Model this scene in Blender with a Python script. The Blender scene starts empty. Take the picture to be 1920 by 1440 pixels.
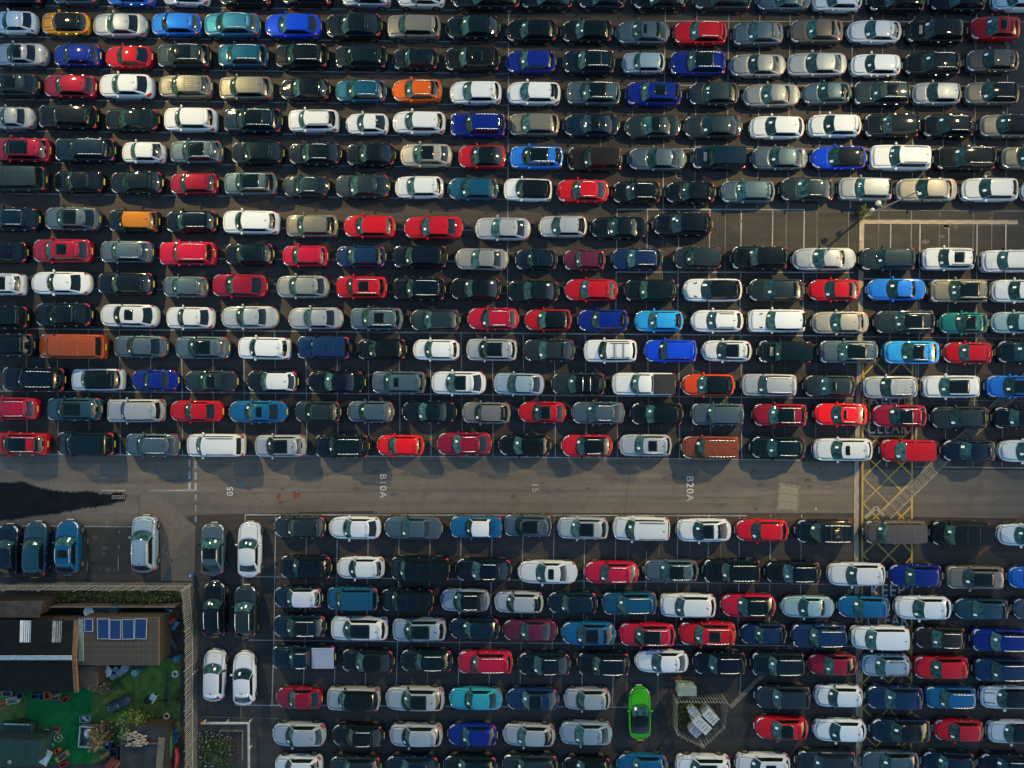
import bpy, bmesh, math, random
from mathutils import Vector, Matrix, noise

random.seed(7)
R = math.radians
scene = bpy.context.scene
col = scene.collection

# ------------------------------------------------------------------ camera
PPM = 22.7          # photograph pixels per metre on the ground
CAM_H = 60.0
cam_d = bpy.data.cameras.new('camera')
cam_d.sensor_width = 36.0
cam_d.lens = 36.0 * CAM_H / (1920.0 / PPM)
cam_d.clip_start = 1.0
cam_d.clip_end = 2000.0
cam = bpy.data.objects.new('camera', cam_d)
cam.location = (0, 0, CAM_H)
cam.rotation_euler = (0, 0, 0)
col.objects.link(cam)
scene.camera = cam

# ------------------------------------------------------------------ dusk sky, last of the sun, two high-mast lamps
SUN_EL, SUN_AZ = 4.0, 90.0
world = bpy.data.worlds.new('World')
scene.world = world
world.use_nodes = True
wn = world.node_tree.nodes
wl = world.node_tree.links
wn.clear()
wo = wn.new('ShaderNodeOutputWorld')
bg = wn.new('ShaderNodeBackground')
sky = wn.new('ShaderNodeTexSky')
sky.sky_type = 'NISHITA'
sky.sun_disc = False
sky.sun_elevation = R(SUN_EL)
sky.sun_rotation = R(SUN_AZ)
sky.air_density = 1.1
sky.dust_density = 1.0
sky.ozone_density = 2.7
bg.inputs['Strength'].default_value = 0.15
wl.new(sky.outputs['Color'], bg.inputs['Color'])
wl.new(bg.outputs['Background'], wo.inputs['Surface'])

sun_d = bpy.data.lights.new('sun', 'SUN')
sun_d.energy = 0.12
sun_d.angle = R(10)
sun_d.color = (1.0, 0.8, 0.62)
sun = bpy.data.objects.new('sun', sun_d)
az = R(SUN_AZ)
sdir = Vector((math.sin(az) * math.cos(R(SUN_EL)), math.cos(az) * math.cos(R(SUN_EL)), math.sin(R(SUN_EL))))
sun.rotation_euler = sdir.to_track_quat('Z', 'Y').to_euler()
col.objects.link(sun)

MASTS = [((-52.0, 44.0), (4.0, -10.0), 1.0), ((54.0, 35.0), (-2.0, -10.0), .95)]
MAST_H = 34.0
LAMP_W = 62000.0

scene.view_settings.view_transform = 'Standard'
scene.view_settings.look = 'None'
scene.view_settings.gamma = 1.0
scene.view_settings.use_curve_mapping = False
scene.view_settings.exposure = 2.24
scene.cycles.use_denoising = True
scene.cycles.max_bounces = 5
scene.cycles.diffuse_bounces = 2
scene.cycles.glossy_bounces = 3
scene.cycles.caustics_reflective = False
scene.cycles.caustics_refractive = False
scene.cycles.sample_clamp_indirect = 3.0

# ------------------------------------------------------------------ helpers
def G(px, py, z=0.0):
    """ground point of a place measured at (px, py) in the 1920-wide survey picture, standing z high"""
    k = (CAM_H - z) / CAM_H / PPM
    return Vector(((px - 960.0) * k, (720.0 - py) * k, z))

def tag(o, label=None, cat=None, group=None, kind=None):
    if label: o['label'] = label
    if cat: o['category'] = cat
    if group: o['group'] = group
    if kind: o['kind'] = kind
    return o

def link(o, parent=None):
    col.objects.link(o)
    if parent is not None:
        o.parent = parent
    return o

def empty(name, loc=(0, 0, 0), rz=0.0):
    o = bpy.data.objects.new(name, None)
    o.location = loc
    o.rotation_euler = (0, 0, rz)
    o.empty_display_size = 0.2
    return link(o)

def mesh(name, verts, faces, m=None, smooth=False):
    me = bpy.data.meshes.new(name)
    me.from_pydata([tuple(v) for v in verts], [], faces)
    me.update()
    if m is not None:
        for mm in (m if isinstance(m, (list, tuple)) else [m]):
            me.materials.append(mm)
    if smooth:
        me.polygons.foreach_set('use_smooth', [True] * len(me.polygons))
    return me

def obj(name, me, parent=None, loc=None, rz=0.0):
    o = bpy.data.objects.new(name, me)
    if loc is not None: o.location = loc
    o.rotation_euler = (0, 0, rz)
    return link(o, parent)

class MB:
    """collects boxes, tubes and sheets that make ONE part"""
    def __init__(s): s.v = []; s.f = []
    def add(s, v, f):
        n = len(s.v); s.v += [Vector(p) for p in v]; s.f += [tuple(i + n for i in q) for q in f]
        return s
    def box(s, c, d, rz=0.0, bev=0.0, rx=0.0, ry=0.0):
        x, y, z = d[0] / 2, d[1] / 2, d[2] / 2
        M = Matrix.Rotation(rz, 3, 'Z') @ Matrix.Rotation(ry, 3, 'Y') @ Matrix.Rotation(rx, 3, 'X')
        c = Vector(c)
        if bev <= 0:
            v = [(-x,-y,-z),(x,-y,-z),(x,y,-z),(-x,y,-z),(-x,-y,z),(x,-y,z),(x,y,z),(-x,y,z)]
            f = [(0,3,2,1),(4,5,6,7),(0,1,5,4),(1,2,6,5),(2,3,7,6),(3,0,4,7)]
        else:
            b = min(bev, x * .9, y * .9, z * .9)
            v = []
            for (zz, ins) in ((-z, 0), (z - b, 0), (z, b)):
                for (sx, sy) in ((-1,-1),(1,-1),(1,1),(-1,1)):
                    cx, cy = sx * (x - ins), sy * (y - ins)
                    if sx * sy > 0: v += [(cx, cy - sy * b, zz), (cx - sx * b, cy, zz)] if True else []
                    else: v += [(cx - sx * b, cy, zz), (cx, cy - sy * b, zz)]
            # order each ring by angle so the loop is clean
            rings = []
            for k in range(3):
                ring = v[k * 8:(k + 1) * 8]
                ring.sort(key=lambda p: math.atan2(p[1], p[0]))
                rings.append(ring)
            v = sum(rings, [])
            f = [tuple(range(7, -1, -1)), tuple(range(16, 24))]
            for k in range(2):
                for i in range(8):
                    j = (i + 1) % 8
                    f.append((k*8+i, k*8+j, (k+1)*8+j, (k+1)*8+i))
        return s.add([c + M @ Vector(p) for p in v], f)
    def tube(s, a, b, r0, r1=None, n=10, cap=True):
        a, b = Vector(a), Vector(b); r1 = r0 if r1 is None else r1
        d = (b - a).normalized(); u = d.orthogonal().normalized(); w = d.cross(u)
        v = []
        for p, r in ((a, r0), (b, r1)):
            for i in range(n):
                t = 2 * math.pi * i / n
                v.append(p + u * (r * math.cos(t)) + w * (r * math.sin(t)))
        f = [(i, (i+1) % n, n + (i+1) % n, n + i) for i in range(n)]
        if cap: f += [tuple(range(n-1, -1, -1)), tuple(range(n, 2*n))]
        return s.add(v, f)
    def lathe(s, c, prof, n=16):
        c = Vector(c); v = []; f = []
        for (r, z) in prof:
            for i in range(n):
                t = 2 * math.pi * i / n
                v.append(c + Vector((r * math.cos(t), r * math.sin(t), z)))
        for k in range(len(prof) - 1):
            for i in range(n):
                j = (i + 1) % n
                f.append((k*n+i, k*n+j, (k+1)*n+j, (k+1)*n+i))
        if prof[-1][0] > 1e-4: f.append(tuple((len(prof)-1)*n + i for i in range(n)))
        if prof[0][0] > 1e-4: f.append(tuple(range(n-1, -1, -1)))
        return s.add(v, f)
    def torus(s, c, R0, r0, M=None, n=20, m=6):
        c = Vector(c); v = []; f = []
        for i in range(n):
            a = 2*math.pi*i/n
            for j in range(m):
                b = 2*math.pi*j/m
                p = Vector(((R0 + r0*math.cos(b))*math.cos(a), (R0 + r0*math.cos(b))*math.sin(a), r0*math.sin(b)))
                v.append(c + (M @ p if M else p))
        for i in range(n):
            for j in range(m):
                f.append((i*m+j, ((i+1)%n)*m+j, ((i+1)%n)*m+(j+1)%m, i*m+(j+1)%m))
        return s.add(v, f)
    def poly(s, pts):
        return s.add(pts, [tuple(range(len(pts)))])
    def build(s, name, m, parent=None, loc=None, rz=0.0, smooth=False):
        return obj(name, mesh(name, s.v, s.f, m, smooth), parent, loc, rz)

# ------------------------------------------------------------------ materials
def nodes_of(m):
    m.use_nodes = True
    nt = m.node_tree
    return nt, nt.nodes['Principled BSDF']

def mat(name, c, rough=.6, metal=0.0, vary=.25, scale=3.0, bump=0.0, bscale=20.0, coat=0.0, c2=None, spec=.5):
    m = bpy.data.materials.new(name)
    nt, p = nodes_of(m)
    p.inputs['Roughness'].default_value = rough
    p.inputs['Metallic'].default_value = metal
    p.inputs['Coat Weight'].default_value = coat
    p.inputs['Specular IOR Level'].default_value = spec
    tc = nt.nodes.new('ShaderNodeTexCoord')
    if vary > 0 or c2:
        n = nt.nodes.new('ShaderNodeTexNoise'); n.inputs['Scale'].default_value = scale; n.inputs['Detail'].default_value = 6
        nt.links.new(tc.outputs['Object'], n.inputs['Vector'])
        cr = nt.nodes.new('ShaderNodeValToRGB')
        cr.color_ramp.elements[0].position = .32; cr.color_ramp.elements[1].position = .68
        a = c2 if c2 else tuple(x * (1 - vary) for x in c)
        b = c if c2 else tuple(min(1, x * (1 + vary)) for x in c)
        cr.color_ramp.elements[0].color = (*a, 1); cr.color_ramp.elements[1].color = (*b, 1)
        nt.links.new(n.outputs['Fac'], cr.inputs['Fac'])
        nt.links.new(cr.outputs['Color'], p.inputs['Base Color'])
    else:
        p.inputs['Base Color'].default_value = (*c, 1)
    if bump > 0:
        n2 = nt.nodes.new('ShaderNodeTexNoise'); n2.inputs['Scale'].default_value = bscale; n2.inputs['Detail'].default_value = 4
        nt.links.new(tc.outputs['Object'], n2.inputs['Vector'])
        bp = nt.nodes.new('ShaderNodeBump'); bp.inputs['Strength'].default_value = bump; bp.inputs['Distance'].default_value = .02
        nt.links.new(n2.outputs['Fac'], bp.inputs['Height'])
        nt.links.new(bp.outputs['Normal'], p.inputs['Normal'])
    return m

def asphalt_material(name, ca, cb, cstain):
    m = bpy.data.materials.new(name)
    nt, p = nodes_of(m)
    N = nt.nodes.new; L = nt.links.new
    tc = N('ShaderNodeTexCoord')
    def nz(s, d=6, r=.6, dist=0):
        n = N('ShaderNodeTexNoise'); n.inputs['Scale'].default_value = s; n.inputs['Detail'].default_value = d
        n.inputs['Roughness'].default_value = r; n.inputs['Distortion'].default_value = dist
        L(tc.outputs['Object'], n.inputs['Vector']); return n
    big, mid, fine = nz(.09, 5, .6, .6), nz(.7, 6, .65), nz(26, 3, .7)
    r1 = N('ShaderNodeValToRGB'); r1.color_ramp.elements[0].position = .35; r1.color_ramp.elements[1].position = .68
    r1.color_ramp.elements[0].color = (*ca, 1); r1.color_ramp.elements[1].color = (*cb, 1)
    L(big.outputs['Fac'], r1.inputs['Fac'])
    # oil and tyre stains
    r2 = N('ShaderNodeValToRGB'); r2.color_ramp.elements[0].position = .50; r2.color_ramp.elements[1].position = .74
    L(mid.outputs['Fac'], r2.inputs['Fac'])
    mx = N('ShaderNodeMix'); mx.data_type = 'RGBA'
    sc = N('ShaderNodeMath'); sc.operation = 'MULTIPLY'; sc.inputs[1].default_value = .6
    L(r2.outputs['Color'], sc.inputs[0]); L(sc.outputs[0], mx.inputs['Factor'])
    L(r1.outputs['Color'], mx.inputs['A']); mx.inputs['B'].default_value = (*cstain, 1)
    # stone chips in the tarmac
    hs = N('ShaderNodeHueSaturation')
    mr = N('ShaderNodeMapRange'); mr.inputs['From Min'].default_value = .3; mr.inputs['From Max'].default_value = .7
    mr.inputs['To Min'].default_value = .72; mr.inputs['To Max'].default_value = 1.3
    L(fine.outputs['Fac'], mr.inputs['Value']); L(mr.outputs['Result'], hs.inputs['Value']); L(mx.outputs['Result'], hs.inputs['Color'])
    # tyre tracks: long soft streaks along the driving direction
    st = N('ShaderNodeMapping'); st.inputs['Scale'].default_value = (.05, 1.6, 1); L(tc.outputs['Object'], st.inputs['Vector'])
    sn = N('ShaderNodeTexNoise'); sn.inputs['Scale'].default_value = 1.0; sn.inputs['Detail'].default_value = 5; sn.inputs['Distortion'].default_value = .4; L(st.outputs['Vector'], sn.inputs['Vector'])
    sm = N('ShaderNodeMapRange'); sm.inputs['From Min'].default_value = .35; sm.inputs['From Max'].default_value = .65; sm.inputs['To Min'].default_value = .80; sm.inputs['To Max'].default_value = 1.12
    L(sn.outputs['Fac'], sm.inputs['Value'])
    h2 = N('ShaderNodeHueSaturation'); L(sm.outputs['Result'], h2.inputs['Value']); L(hs.outputs['Color'], h2.inputs['Color']); hs = h2
    # hairline cracks
    vo = N('ShaderNodeTexVoronoi'); vo.feature = 'DISTANCE_TO_EDGE'; vo.inputs['Scale'].default_value = .16
    dn = nz(.9, 4); mp = N('ShaderNodeVectorMath'); mp.operation = 'SCALE'; mp.inputs['Scale'].default_value = 2.2
    ad = N('ShaderNodeVectorMath'); ad.operation = 'ADD'
    L(dn.outputs['Color'], mp.inputs[0]); L(tc.outputs['Object'], ad.inputs[0]); L(mp.outputs[0], ad.inputs[1]); L(ad.outputs[0], vo.inputs['Vector'])
    lt = N('ShaderNodeMath'); lt.operation = 'LESS_THAN'; lt.inputs[1].default_value = .0035; L(vo.outputs['Distance'], lt.inputs[0])
    cm = N('ShaderNodeMix'); cm.data_type = 'RGBA'; cm.inputs['B'].default_value = (.018, .017, .016, 1)
    cf = N('ShaderNodeMath'); cf.operation = 'MULTIPLY'; cf.inputs[1].default_value = .2; L(lt.outputs[0], cf.inputs[0])
    L(cf.outputs[0], cm.inputs['Factor']); L(hs.outputs['Color'], cm.inputs['A'])
    L(cm.outputs['Result'], p.inputs['Base Color'])
    p.inputs['Roughness'].default_value = .88
    p.inputs['Specular IOR Level'].default_value = .25
    bp = N('ShaderNodeBump'); bp.inputs['Strength'].default_value = .35; bp.inputs['Distance'].default_value = .01
    L(fine.outputs['Fac'], bp.inputs['Height']); L(bp.outputs['Normal'], p.inputs['Normal'])
    return m

def worn_paint(name, c, under, wear=.5, scale=7.0):
    m = bpy.data.materials.new(name)
    nt, p = nodes_of(m)
    tc = nt.nodes.new('ShaderNodeTexCoord')
    n = nt.nodes.new('ShaderNodeTexNoise'); n.inputs['Scale'].default_value = scale; n.inputs['Detail'].default_value = 8; n.inputs['Roughness'].default_value = .75
    n0 = nt.nodes.new('ShaderNodeTexNoise'); n0.inputs['Scale'].default_value = .35; n0.inputs['Detail'].default_value = 3
    g = nt.nodes.new('ShaderNodeNewGeometry')
    nt.links.new(g.outputs['Position'], n.inputs['Vector']); nt.links.new(g.outputs['Position'], n0.inputs['Vector'])
    a = nt.nodes.new('ShaderNodeMath'); a.operation = 'ADD'
    nt.links.new(n.outputs['Fac'], a.inputs[0]); nt.links.new(n0.outputs['Fac'], a.inputs[1])
    cr = nt.nodes.new('ShaderNodeValToRGB')
    cr.color_ramp.elements[0].position = wear - .12; cr.color_ramp.elements[1].position = wear + .12
    cr.color_ramp.elements[0].color = (*under, 1); cr.color_ramp.elements[1].color = (*c, 1)
    h = nt.nodes.new('ShaderNodeMath'); h.operation = 'MULTIPLY'; h.inputs[1].default_value = .5
    nt.links.new(a.outputs[0], h.inputs[0]); nt.links.new(h.outputs[0], cr.inputs['Fac'])
    nt.links.new(cr.outputs['Color'], p.inputs['Base Color'])
    p.inputs['Roughness'].default_value = .75
    return m

def car_paint():
    """lacquered paint; each body's own colour is the object colour, its alpha the metal flake"""
    m = bpy.data.materials.new('car_paint')
    nt, p = nodes_of(m)
    oi = nt.nodes.new('ShaderNodeObjectInfo')
    tc = nt.nodes.new('ShaderNodeTexCoord')
    n = nt.nodes.new('ShaderNodeTexNoise'); n.inputs['Scale'].default_value = 2.2; n.inputs['Detail'].default_value = 5
    g = nt.nodes.new('ShaderNodeNewGeometry')
    nt.links.new(g.outputs['Position'], n.inputs['Vector'])
    mr = nt.nodes.new('ShaderNodeMapRange')
    mr.inputs['From Min'].default_value = .35; mr.inputs['From Max'].default_value = .75
    mr.inputs['To Min'].default_value = 0.0; mr.inputs['To Max'].default_value = .02
    nt.links.new(n.outputs['Fac'], mr.inputs['Value'])
    mx = nt.nodes.new('ShaderNodeMix'); mx.data_type = 'RGBA'; mx.inputs['B'].default_value = (.16, .15, .13, 1)
    nt.links.new(mr.outputs['Result'], mx.inputs['Factor'])
    nt.links.new(oi.outputs['Color'], mx.inputs['A'])
    nt.links.new(mx.outputs['Result'], p.inputs['Base Color'])
    nt.links.new(oi.outputs['Alpha'], p.inputs['Metallic'])
    mr2 = nt.nodes.new('ShaderNodeMapRange'); mr2.inputs['To Min'].default_value = .38; mr2.inputs['To Max'].default_value = .6
    nt.links.new(n.outputs['Fac'], mr2.inputs['Value'])
    nt.links.new(mr2.outputs['Result'], p.inputs['Roughness'])
    p.inputs['Specular IOR Level'].default_value = .03
    p.inputs['Coat IOR'].default_value = 1.33
    p.inputs['Coat Weight'].default_value = 1.0
    p.inputs['Coat Roughness'].default_value = .05
    return m

M = {}
M['paint'] = car_paint()
def screen_glass():
    """green-tinted windscreen; each car shows a different cabin behind it"""
    m = bpy.data.materials.new('windscreen_glass'); nt, p = nodes_of(m)
    N = nt.nodes.new; L = nt.links.new
    oi = N('ShaderNodeObjectInfo'); tc = N('ShaderNodeTexCoord')
    ad = N('ShaderNodeVectorMath'); ad.operation = 'ADD'
    sc = N('ShaderNodeVectorMath'); sc.operation = 'SCALE'; sc.inputs['Scale'].default_value = 60.0
    cb = N('ShaderNodeCombineXYZ'); L(oi.outputs['Random'], cb.inputs[0]); L(oi.outputs['Random'], cb.inputs[1]); L(cb.outputs[0], sc.inputs[0])
    L(tc.outputs['Object'], ad.inputs[0]); L(sc.outputs[0], ad.inputs[1])
    n = N('ShaderNodeTexNoise'); n.inputs['Scale'].default_value = 3.2; n.inputs['Detail'].default_value = 4; L(ad.outputs[0], n.inputs['Vector'])
    cr = N('ShaderNodeValToRGB'); cr.color_ramp.elements[0].position = .36; cr.color_ramp.elements[1].position = .66
    cr.color_ramp.elements[0].color = (.004, .020, .022, 1); cr.color_ramp.elements[1].color = (.022, .072, .070, 1)
    L(n.outputs['Fac'], cr.inputs['Fac'])
    hs = N('ShaderNodeHueSaturation'); mr = N('ShaderNodeMapRange'); mr.inputs['To Min'].default_value = .45; mr.inputs['To Max'].default_value = 1.7
    L(oi.outputs['Random'], mr.inputs['Value']); L(mr.outputs['Result'], hs.inputs['Value']); L(cr.outputs['Color'], hs.inputs['Color'])
    L(hs.outputs['Color'], p.inputs['Base Color'])
    p.inputs['Roughness'].default_value = .035; p.inputs['Specular IOR Level'].default_value = .3
    return m
M['screen'] = screen_glass()
M['glass'] = mat('tinted_glass', (.003, .007, .008), .06, vary=0, coat=.2, spec=.4)
M['pano'] = mat('roof_glass', (.002, .007, .009), .09, vary=0, spec=.25)
M['black'] = mat('black_trim', (.012, .012, .013), .55, vary=.2)
M['gloss'] = mat('gloss_black', (.006, .007, .008), .2, vary=0, coat=.6)
M['chrome'] = mat('satin_chrome', (.75, .75, .73), .28, metal=1.0, vary=0)
M['rubber'] = mat('rubber', (.013, .013, .013), .85, vary=.2)
M['alloy'] = mat('alloy', (.5, .5, .5), .35, metal=.8, vary=0)
M['lamp'] = mat('headlamp_lens', (.55, .57, .58), .12, metal=.5, vary=.35, scale=9, coat=1)
M['tail'] = mat('tail_lamp_lens', (.38, .008, .012), .15, vary=.15, scale=8, coat=1)
M['plate_y'] = mat('plate_yellow', (.72, .46, .03), .5, vary=0)
M['plate_w'] = mat('plate_white', (.75, .75, .72), .5, vary=0)
M['card'] = mat('paper_card', (.72, .82, .78), .8, vary=0)
M['white'] = mat('white_gloss', (.75, .76, .77), .35, vary=.05, coat=.8)

# ------------------------------------------------------------------ ground and painted markings
M['asphalt'] = asphalt_material('asphalt', (.043, .041, .039), (.060, .055, .050), (.028, .027, .026))
M['asphalt_new'] = asphalt_material('asphalt_patch', (.034, .034, .032), (.046, .046, .042), (.024, .024, .023))
M['asphalt_old'] = asphalt_material('asphalt_worn', (.105, .093, .077), (.135, .118, .095), (.07, .063, .054))
M['line'] = worn_paint('worn_white_paint', (.38, .385, .38), (.10, .098, .092), .50)
M['faint'] = worn_paint('faded_white_paint', (.26, .26, .25), (.062, .058, .053), .54)
M['text'] = worn_paint('worn_number_paint', (.55, .55, .52), (.12, .115, .11), .47)
M['yellow'] = worn_paint('worn_yellow_paint', (.46, .30, .055), (.13, .10, .05), .42)
M['concrete'] = mat('concrete', (.27, .235, .18), .9, vary=.28, scale=1.6, bump=.4, bscale=30)
M['cover_stone'] = mat('channel_cover', (.155, .135, .105), .9, vary=.3, scale=3, bump=.4)
M['rust'] = mat('rust_brown', (.09, .05, .03), .9, vary=.4, scale=4)
M['wet'] = mat('wet_asphalt', (.005, .006, .006), .45, vary=.4, scale=1.2, spec=.12)

bmv = [(-260, -260, 0), (260, -260, 0), (260, 260, 0), (-260, 260, 0)]
ground = obj('ground', mesh('ground', bmv, [(0, 1, 2, 3)], M['asphalt']))
tag(ground, 'brown-grey worn tarmac of the car park', kind='structure')

def sheet(name, pts, z, m, parent=ground):
    v = [G(x, y) + Vector((0, 0, z)) for (x, y) in pts]
    a = sum(v[i].x * v[(i+1) % len(v)].y - v[(i+1) % len(v)].x * v[i].y for i in range(len(v)))
    if a < 0: v = v[::-1]
    c = sum(v, Vector()) / len(v)
    o = obj(name, mesh(name, [p - c for p in v], [tuple(range(len(v)))], m), parent, c)
    return o

# resurfaced and worn areas, each a very thin overlay
for q in [[(-30, 853), (960, 859), (1500, 865), (1600, 868), (1604, 962), (500, 962), (370, 965), (262, 985), (-30, 985)]]:
    sheet('aisle_surface', q, .004, M['asphalt_old'])
sheet('aisle_surface', [(1618, 880), (1930, 882), (1930, 972), (1618, 968)], .004, M['asphalt_old'])
sheet('concrete_slab', [(263, 928), (298, 927), (367, 987), (364, 1089), (302, 1089), (300, 1000), (263, 975)], .008,
      mat('slab_concrete', (.115, .10, .08), .92, vary=.12, scale=2.2, bump=.4, bscale=40))
for q in [[(560, 960), (700, 958), (702, 985), (562, 986)], [(1300, 1240), (1420, 1262), (1400, 1440), (1235, 1440), (1230, 1330)],
          [(488, 1080), (512, 1080), (508, 1325), (480, 1325)], [(160, 990), (245, 990), (245, 1078), (165, 1078)]]:
    sheet('tarmac_patch', q, .006, M['asphalt_new'])

LINES = {}
def line(x0, y0, x1, y1, w=.085, m='line', z=.012, name='bay_line'):
    a, b = G(x0, y0), G(x1, y1); d = b - a; L = d.length
    if L < .05: return
    key = (m, name)
    if key not in LINES:
        LINES[key] = mesh(name, [(-.5, -.5, 0), (.5, -.5, 0), (.5, .5, 0), (-.5, .5, 0)], [(0, 1, 2, 3)], M[m])
    o = obj(name, LINES[key], ground, ((a + b) / 2) + Vector((0, 0, z)), math.atan2(d.y, d.x))
    o.scale = (L, w, 1)
    return o

for k in range(0, 10):
    line(-10, 10 + 58.8 * k, 952, 20.5 + 58.85 * k, .07, 'line')
line(954, -10, 951, 626, .08, 'line', .014)
for (pts) in ([(0, 616), (960, 625), (1600, 630)], [(0, 733), (960, 740.5), (1600, 747)], [(82, 852), (960, 857), (1500, 863)]):
    for (a, b) in zip(pts, pts[1:]): line(*a, *b, .09, 'line')
x = 49.0
while x < 1500:
    s = -.006
    line(x, 617 + x * .008, x + 1.5, 735 + x * .007, .075, 'line', .014)
    line(x + 1.5, 735 + x * .007, x + 2.0, 853 + x * .006, .075, 'line', .014)
    x += 58.25
for x in (1010, 1068, 1127, 1186): line(x, 180, x - 1, 280, .06, 'faint', .014)
for x in (1247, 1306, 1366, 1424, 1481, 1539, 1598, 1655, 1714, 1771, 1830, 1890):
    line(x + 1, -12, x - 4, 392 if x < 1600 else 362, .075, 'line', .014)
for y in (39.5, 160, 278.5): line(1247, y, 1930, y + 2, .07, 'line')
line(1157, 392.5, 1508, 393, .11, 'line'); line(1154, 510, 1600, 511, .10, 'line'); line(1620, 523, 1930, 526, .10, 'line')
for x in (1157, 1214, 1273, 1331, 1390, 1449, 1508):
    line(x, 392, x - 3, 628, .085, 'line', .014)
for x in (1243, 1301, 1360, 1474, 1532, 1591): line(x, 395, x - 3, 860, .05, 'faint', .014)
for x in (1670, 1725, 1779, 1832, 1886): line(x, 421, x - 2, 640, .085, 'line', .014); line(x - 2, 640, x - 8, 875, .07, 'line', .014)
for x in (1648, 1709, 1762, 1825, 1860): line(x, 395, x - 1, 470, .05, 'faint', .014)
line(1620, 394, 1925, 396, .05, 'faint')
line(1717, 640, 1717, 876, .08, 'line', .014); line(1717, 875.5, 1930, 877.5, .09, 'line'); line(1600, 631, 1930, 635, .06, 'faint'); line(1617, 748, 1930, 752, .06, 'faint')
sheet('tarmac_patch', [(1345, 397), (1611, 399), (1609, 508), (1345, 506)], .006, M['asphalt_new']); sheet('tarmac_patch', [(1622, 366), (1930, 368), (1930, 410), (1622, 409)], .006, M['asphalt_new']); sheet('tarmac_patch', [(1622, 424), (1930, 425), (1930, 520), (1622, 518)], .006, M['asphalt_new'])
# lower block
line(460, 965, 1400, 967, .09, 'line'); line(460, 965, 460, 990, .07, 'line')
for (y0, y1) in ((1081, 1096), (1200, 1212)): line(466, y0, 1600, y1, .075, 'line')
line(440, 1322, 1180, 1326, .08, 'line'); line(1880 - 1010 + 545, 1291, 1480, 1293, .06, 'faint')
for k in range(18):
    x = 517 + 58.0 * k
    line(x, 965, x - 3.5, 1200, .08, 'line', .014)
    if x < 1180: line(x - 3.5, 1200, x - 7, 1323, .08, 'line', .014)
for x in (1178, 1236, 1294, 1352): line(x, 985, x - 3, 1330 if x < 1240 else 1150, .05, 'faint', .014)
line(1390, 1240, 1387, 1302, .07, 'line', .014)
line(456, 1082, 456, 1200, .08, 'line', .014); line(452, 1320, 451, 1345, .06, 'faint', .014)
line(380, 1344, 520, 1347, .05, 'faint'); line(40, 986, 250, 987.5, .08, 'line'); line(270, 987, 366, 988, .05, 'faint')
line(190, 919, 235, 920, .08, 'line'); line(278, 920, 369, 919, .09, 'line')
for x in (42, 96, 131): line(x, 903, x + 1, 920, .07, 'faint', .014)
for (x, y0, y1) in ((165, 1010, 1020), (164, 1052, 1071), (223, 1022, 1030), (222, 1042, 1071), (201, 978, 990), (224, 995, 999)): line(x, y0, x, y1, .06, 'line', .014)
for (x, y) in ((355.5, 862), (355.5, 884), (355.5, 905), (367, 864), (367, 885), (367, 905)): line(x, y, x, y + 14, .20, 'line', .016, 'lane_dash')
for y in (927, 947, 967): line(367, y, 367, y + 12, .12, 'line', .016, 'lane_dash')

# yellow hatched box
bx0, bx1, by0, by1 = 1618.0, 1711.0, 662.0, 1452.0
for x in (bx0, bx1):
    line(x, by0, x - 3, by1, .15, 'yellow', .014, 'yellow_line')
kb = (1630, 737, 1697, 818)
def clip_diag(c, sg):
    # y = sg * (x - bx0) + c inside the box
    seg = []
    x = bx0
    while x < bx1:
        y = sg * (x - bx0) + c
        ok = by0 < y < by1 and not (kb[0] - 1 < x < kb[2] + 1 and kb[1] < y < kb[3]) and not (1628 < x < 1700 and 1090 < y < 1180)
        seg.append((x, y, ok)); x += 1.0
    run = []
    for (x, y, ok) in seg + [(0, 0, False)]:
        if ok: run.append((x, y))
        else:
            if len(run) > 4: line(*run[0], *run[-1], .12, 'yellow', .016 if sg > 0 else .018, 'yellow_line')
            run = []
c = 560.0
while c < 1540:
    clip_diag(c, 1.0); clip_diag(c, -1.0); c += 48.0
for (a, b) in (((kb[0], kb[1]), (kb[0], kb[3])), ((kb[0], kb[3]), (kb[2], kb[3])), ((kb[2], kb[3]), (kb[2], kb[1])), ((kb[0], kb[1]), (kb[2], kb[1]))):
    line(*a, *b, .12, 'yellow', .020, 'yellow_line')

def painted_text(name, body, px, py, size, rz, m='text', z=.022, sx=1.0):
    cu = bpy.data.curves.new(name, 'FONT'); cu.body = body; cu.size = size; cu.align_x = 'CENTER'; cu.align_y = 'CENTER'
    cu.materials.append(M[m]); cu.offset = .006; cu.space_character = 1.15
    o = bpy.data.objects.new(name, cu); o.location = G(px, py) + Vector((0, 0, z)); o.rotation_euler = (0, 0, rz); o.scale = (sx, 1, 1)
    link(o, ground)
    return o
painted_text('painted_number', 'B10A', 718, 911, .78, -math.pi / 2, sx=1.05)
painted_text('painted_number', '15', 1003, 914, .72, -math.pi / 2, sx=1.0)
painted_text('painted_number', 'B20A', 1293, 916, .82, -math.pi / 2, sx=1.05)
painted_text('painted_number', '05', 432, 921, .72, math.pi / 2, sx=1.0)
painted_text('painted_number', 'B13', 197, 906, .70, math.pi / 2, 'faint')
painted_text('painted_number', '15', 1551, 917, .75, -math.pi / 2, 'faint')
painted_text('painted_number', '20', 1272, 326, .75, -math.pi / 2, 'faint')
painted_text('painted_number', '15', 1564, 324, .75, -math.pi / 2, 'faint')
painted_text('painted_number', '10', 1851, 321, .75, -math.pi / 2, 'faint')
painted_text('painted_word', 'KEEP', 1663, 748, 1.45, 0, sx=.82)
painted_text('painted_word', 'CLEAR', 1664, 803, 1.45, 0, sx=.72)
painted_text('painted_word', 'KEEP', 1664, 1108, 1.45, 0, sx=.82)
painted_text('painted_word', 'CLEAR', 1664, 1164, 1.45, 0, sx=.72)
painted_text('painted_word', 'NO', 318, 1031, .8, math.pi, 'faint')

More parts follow.
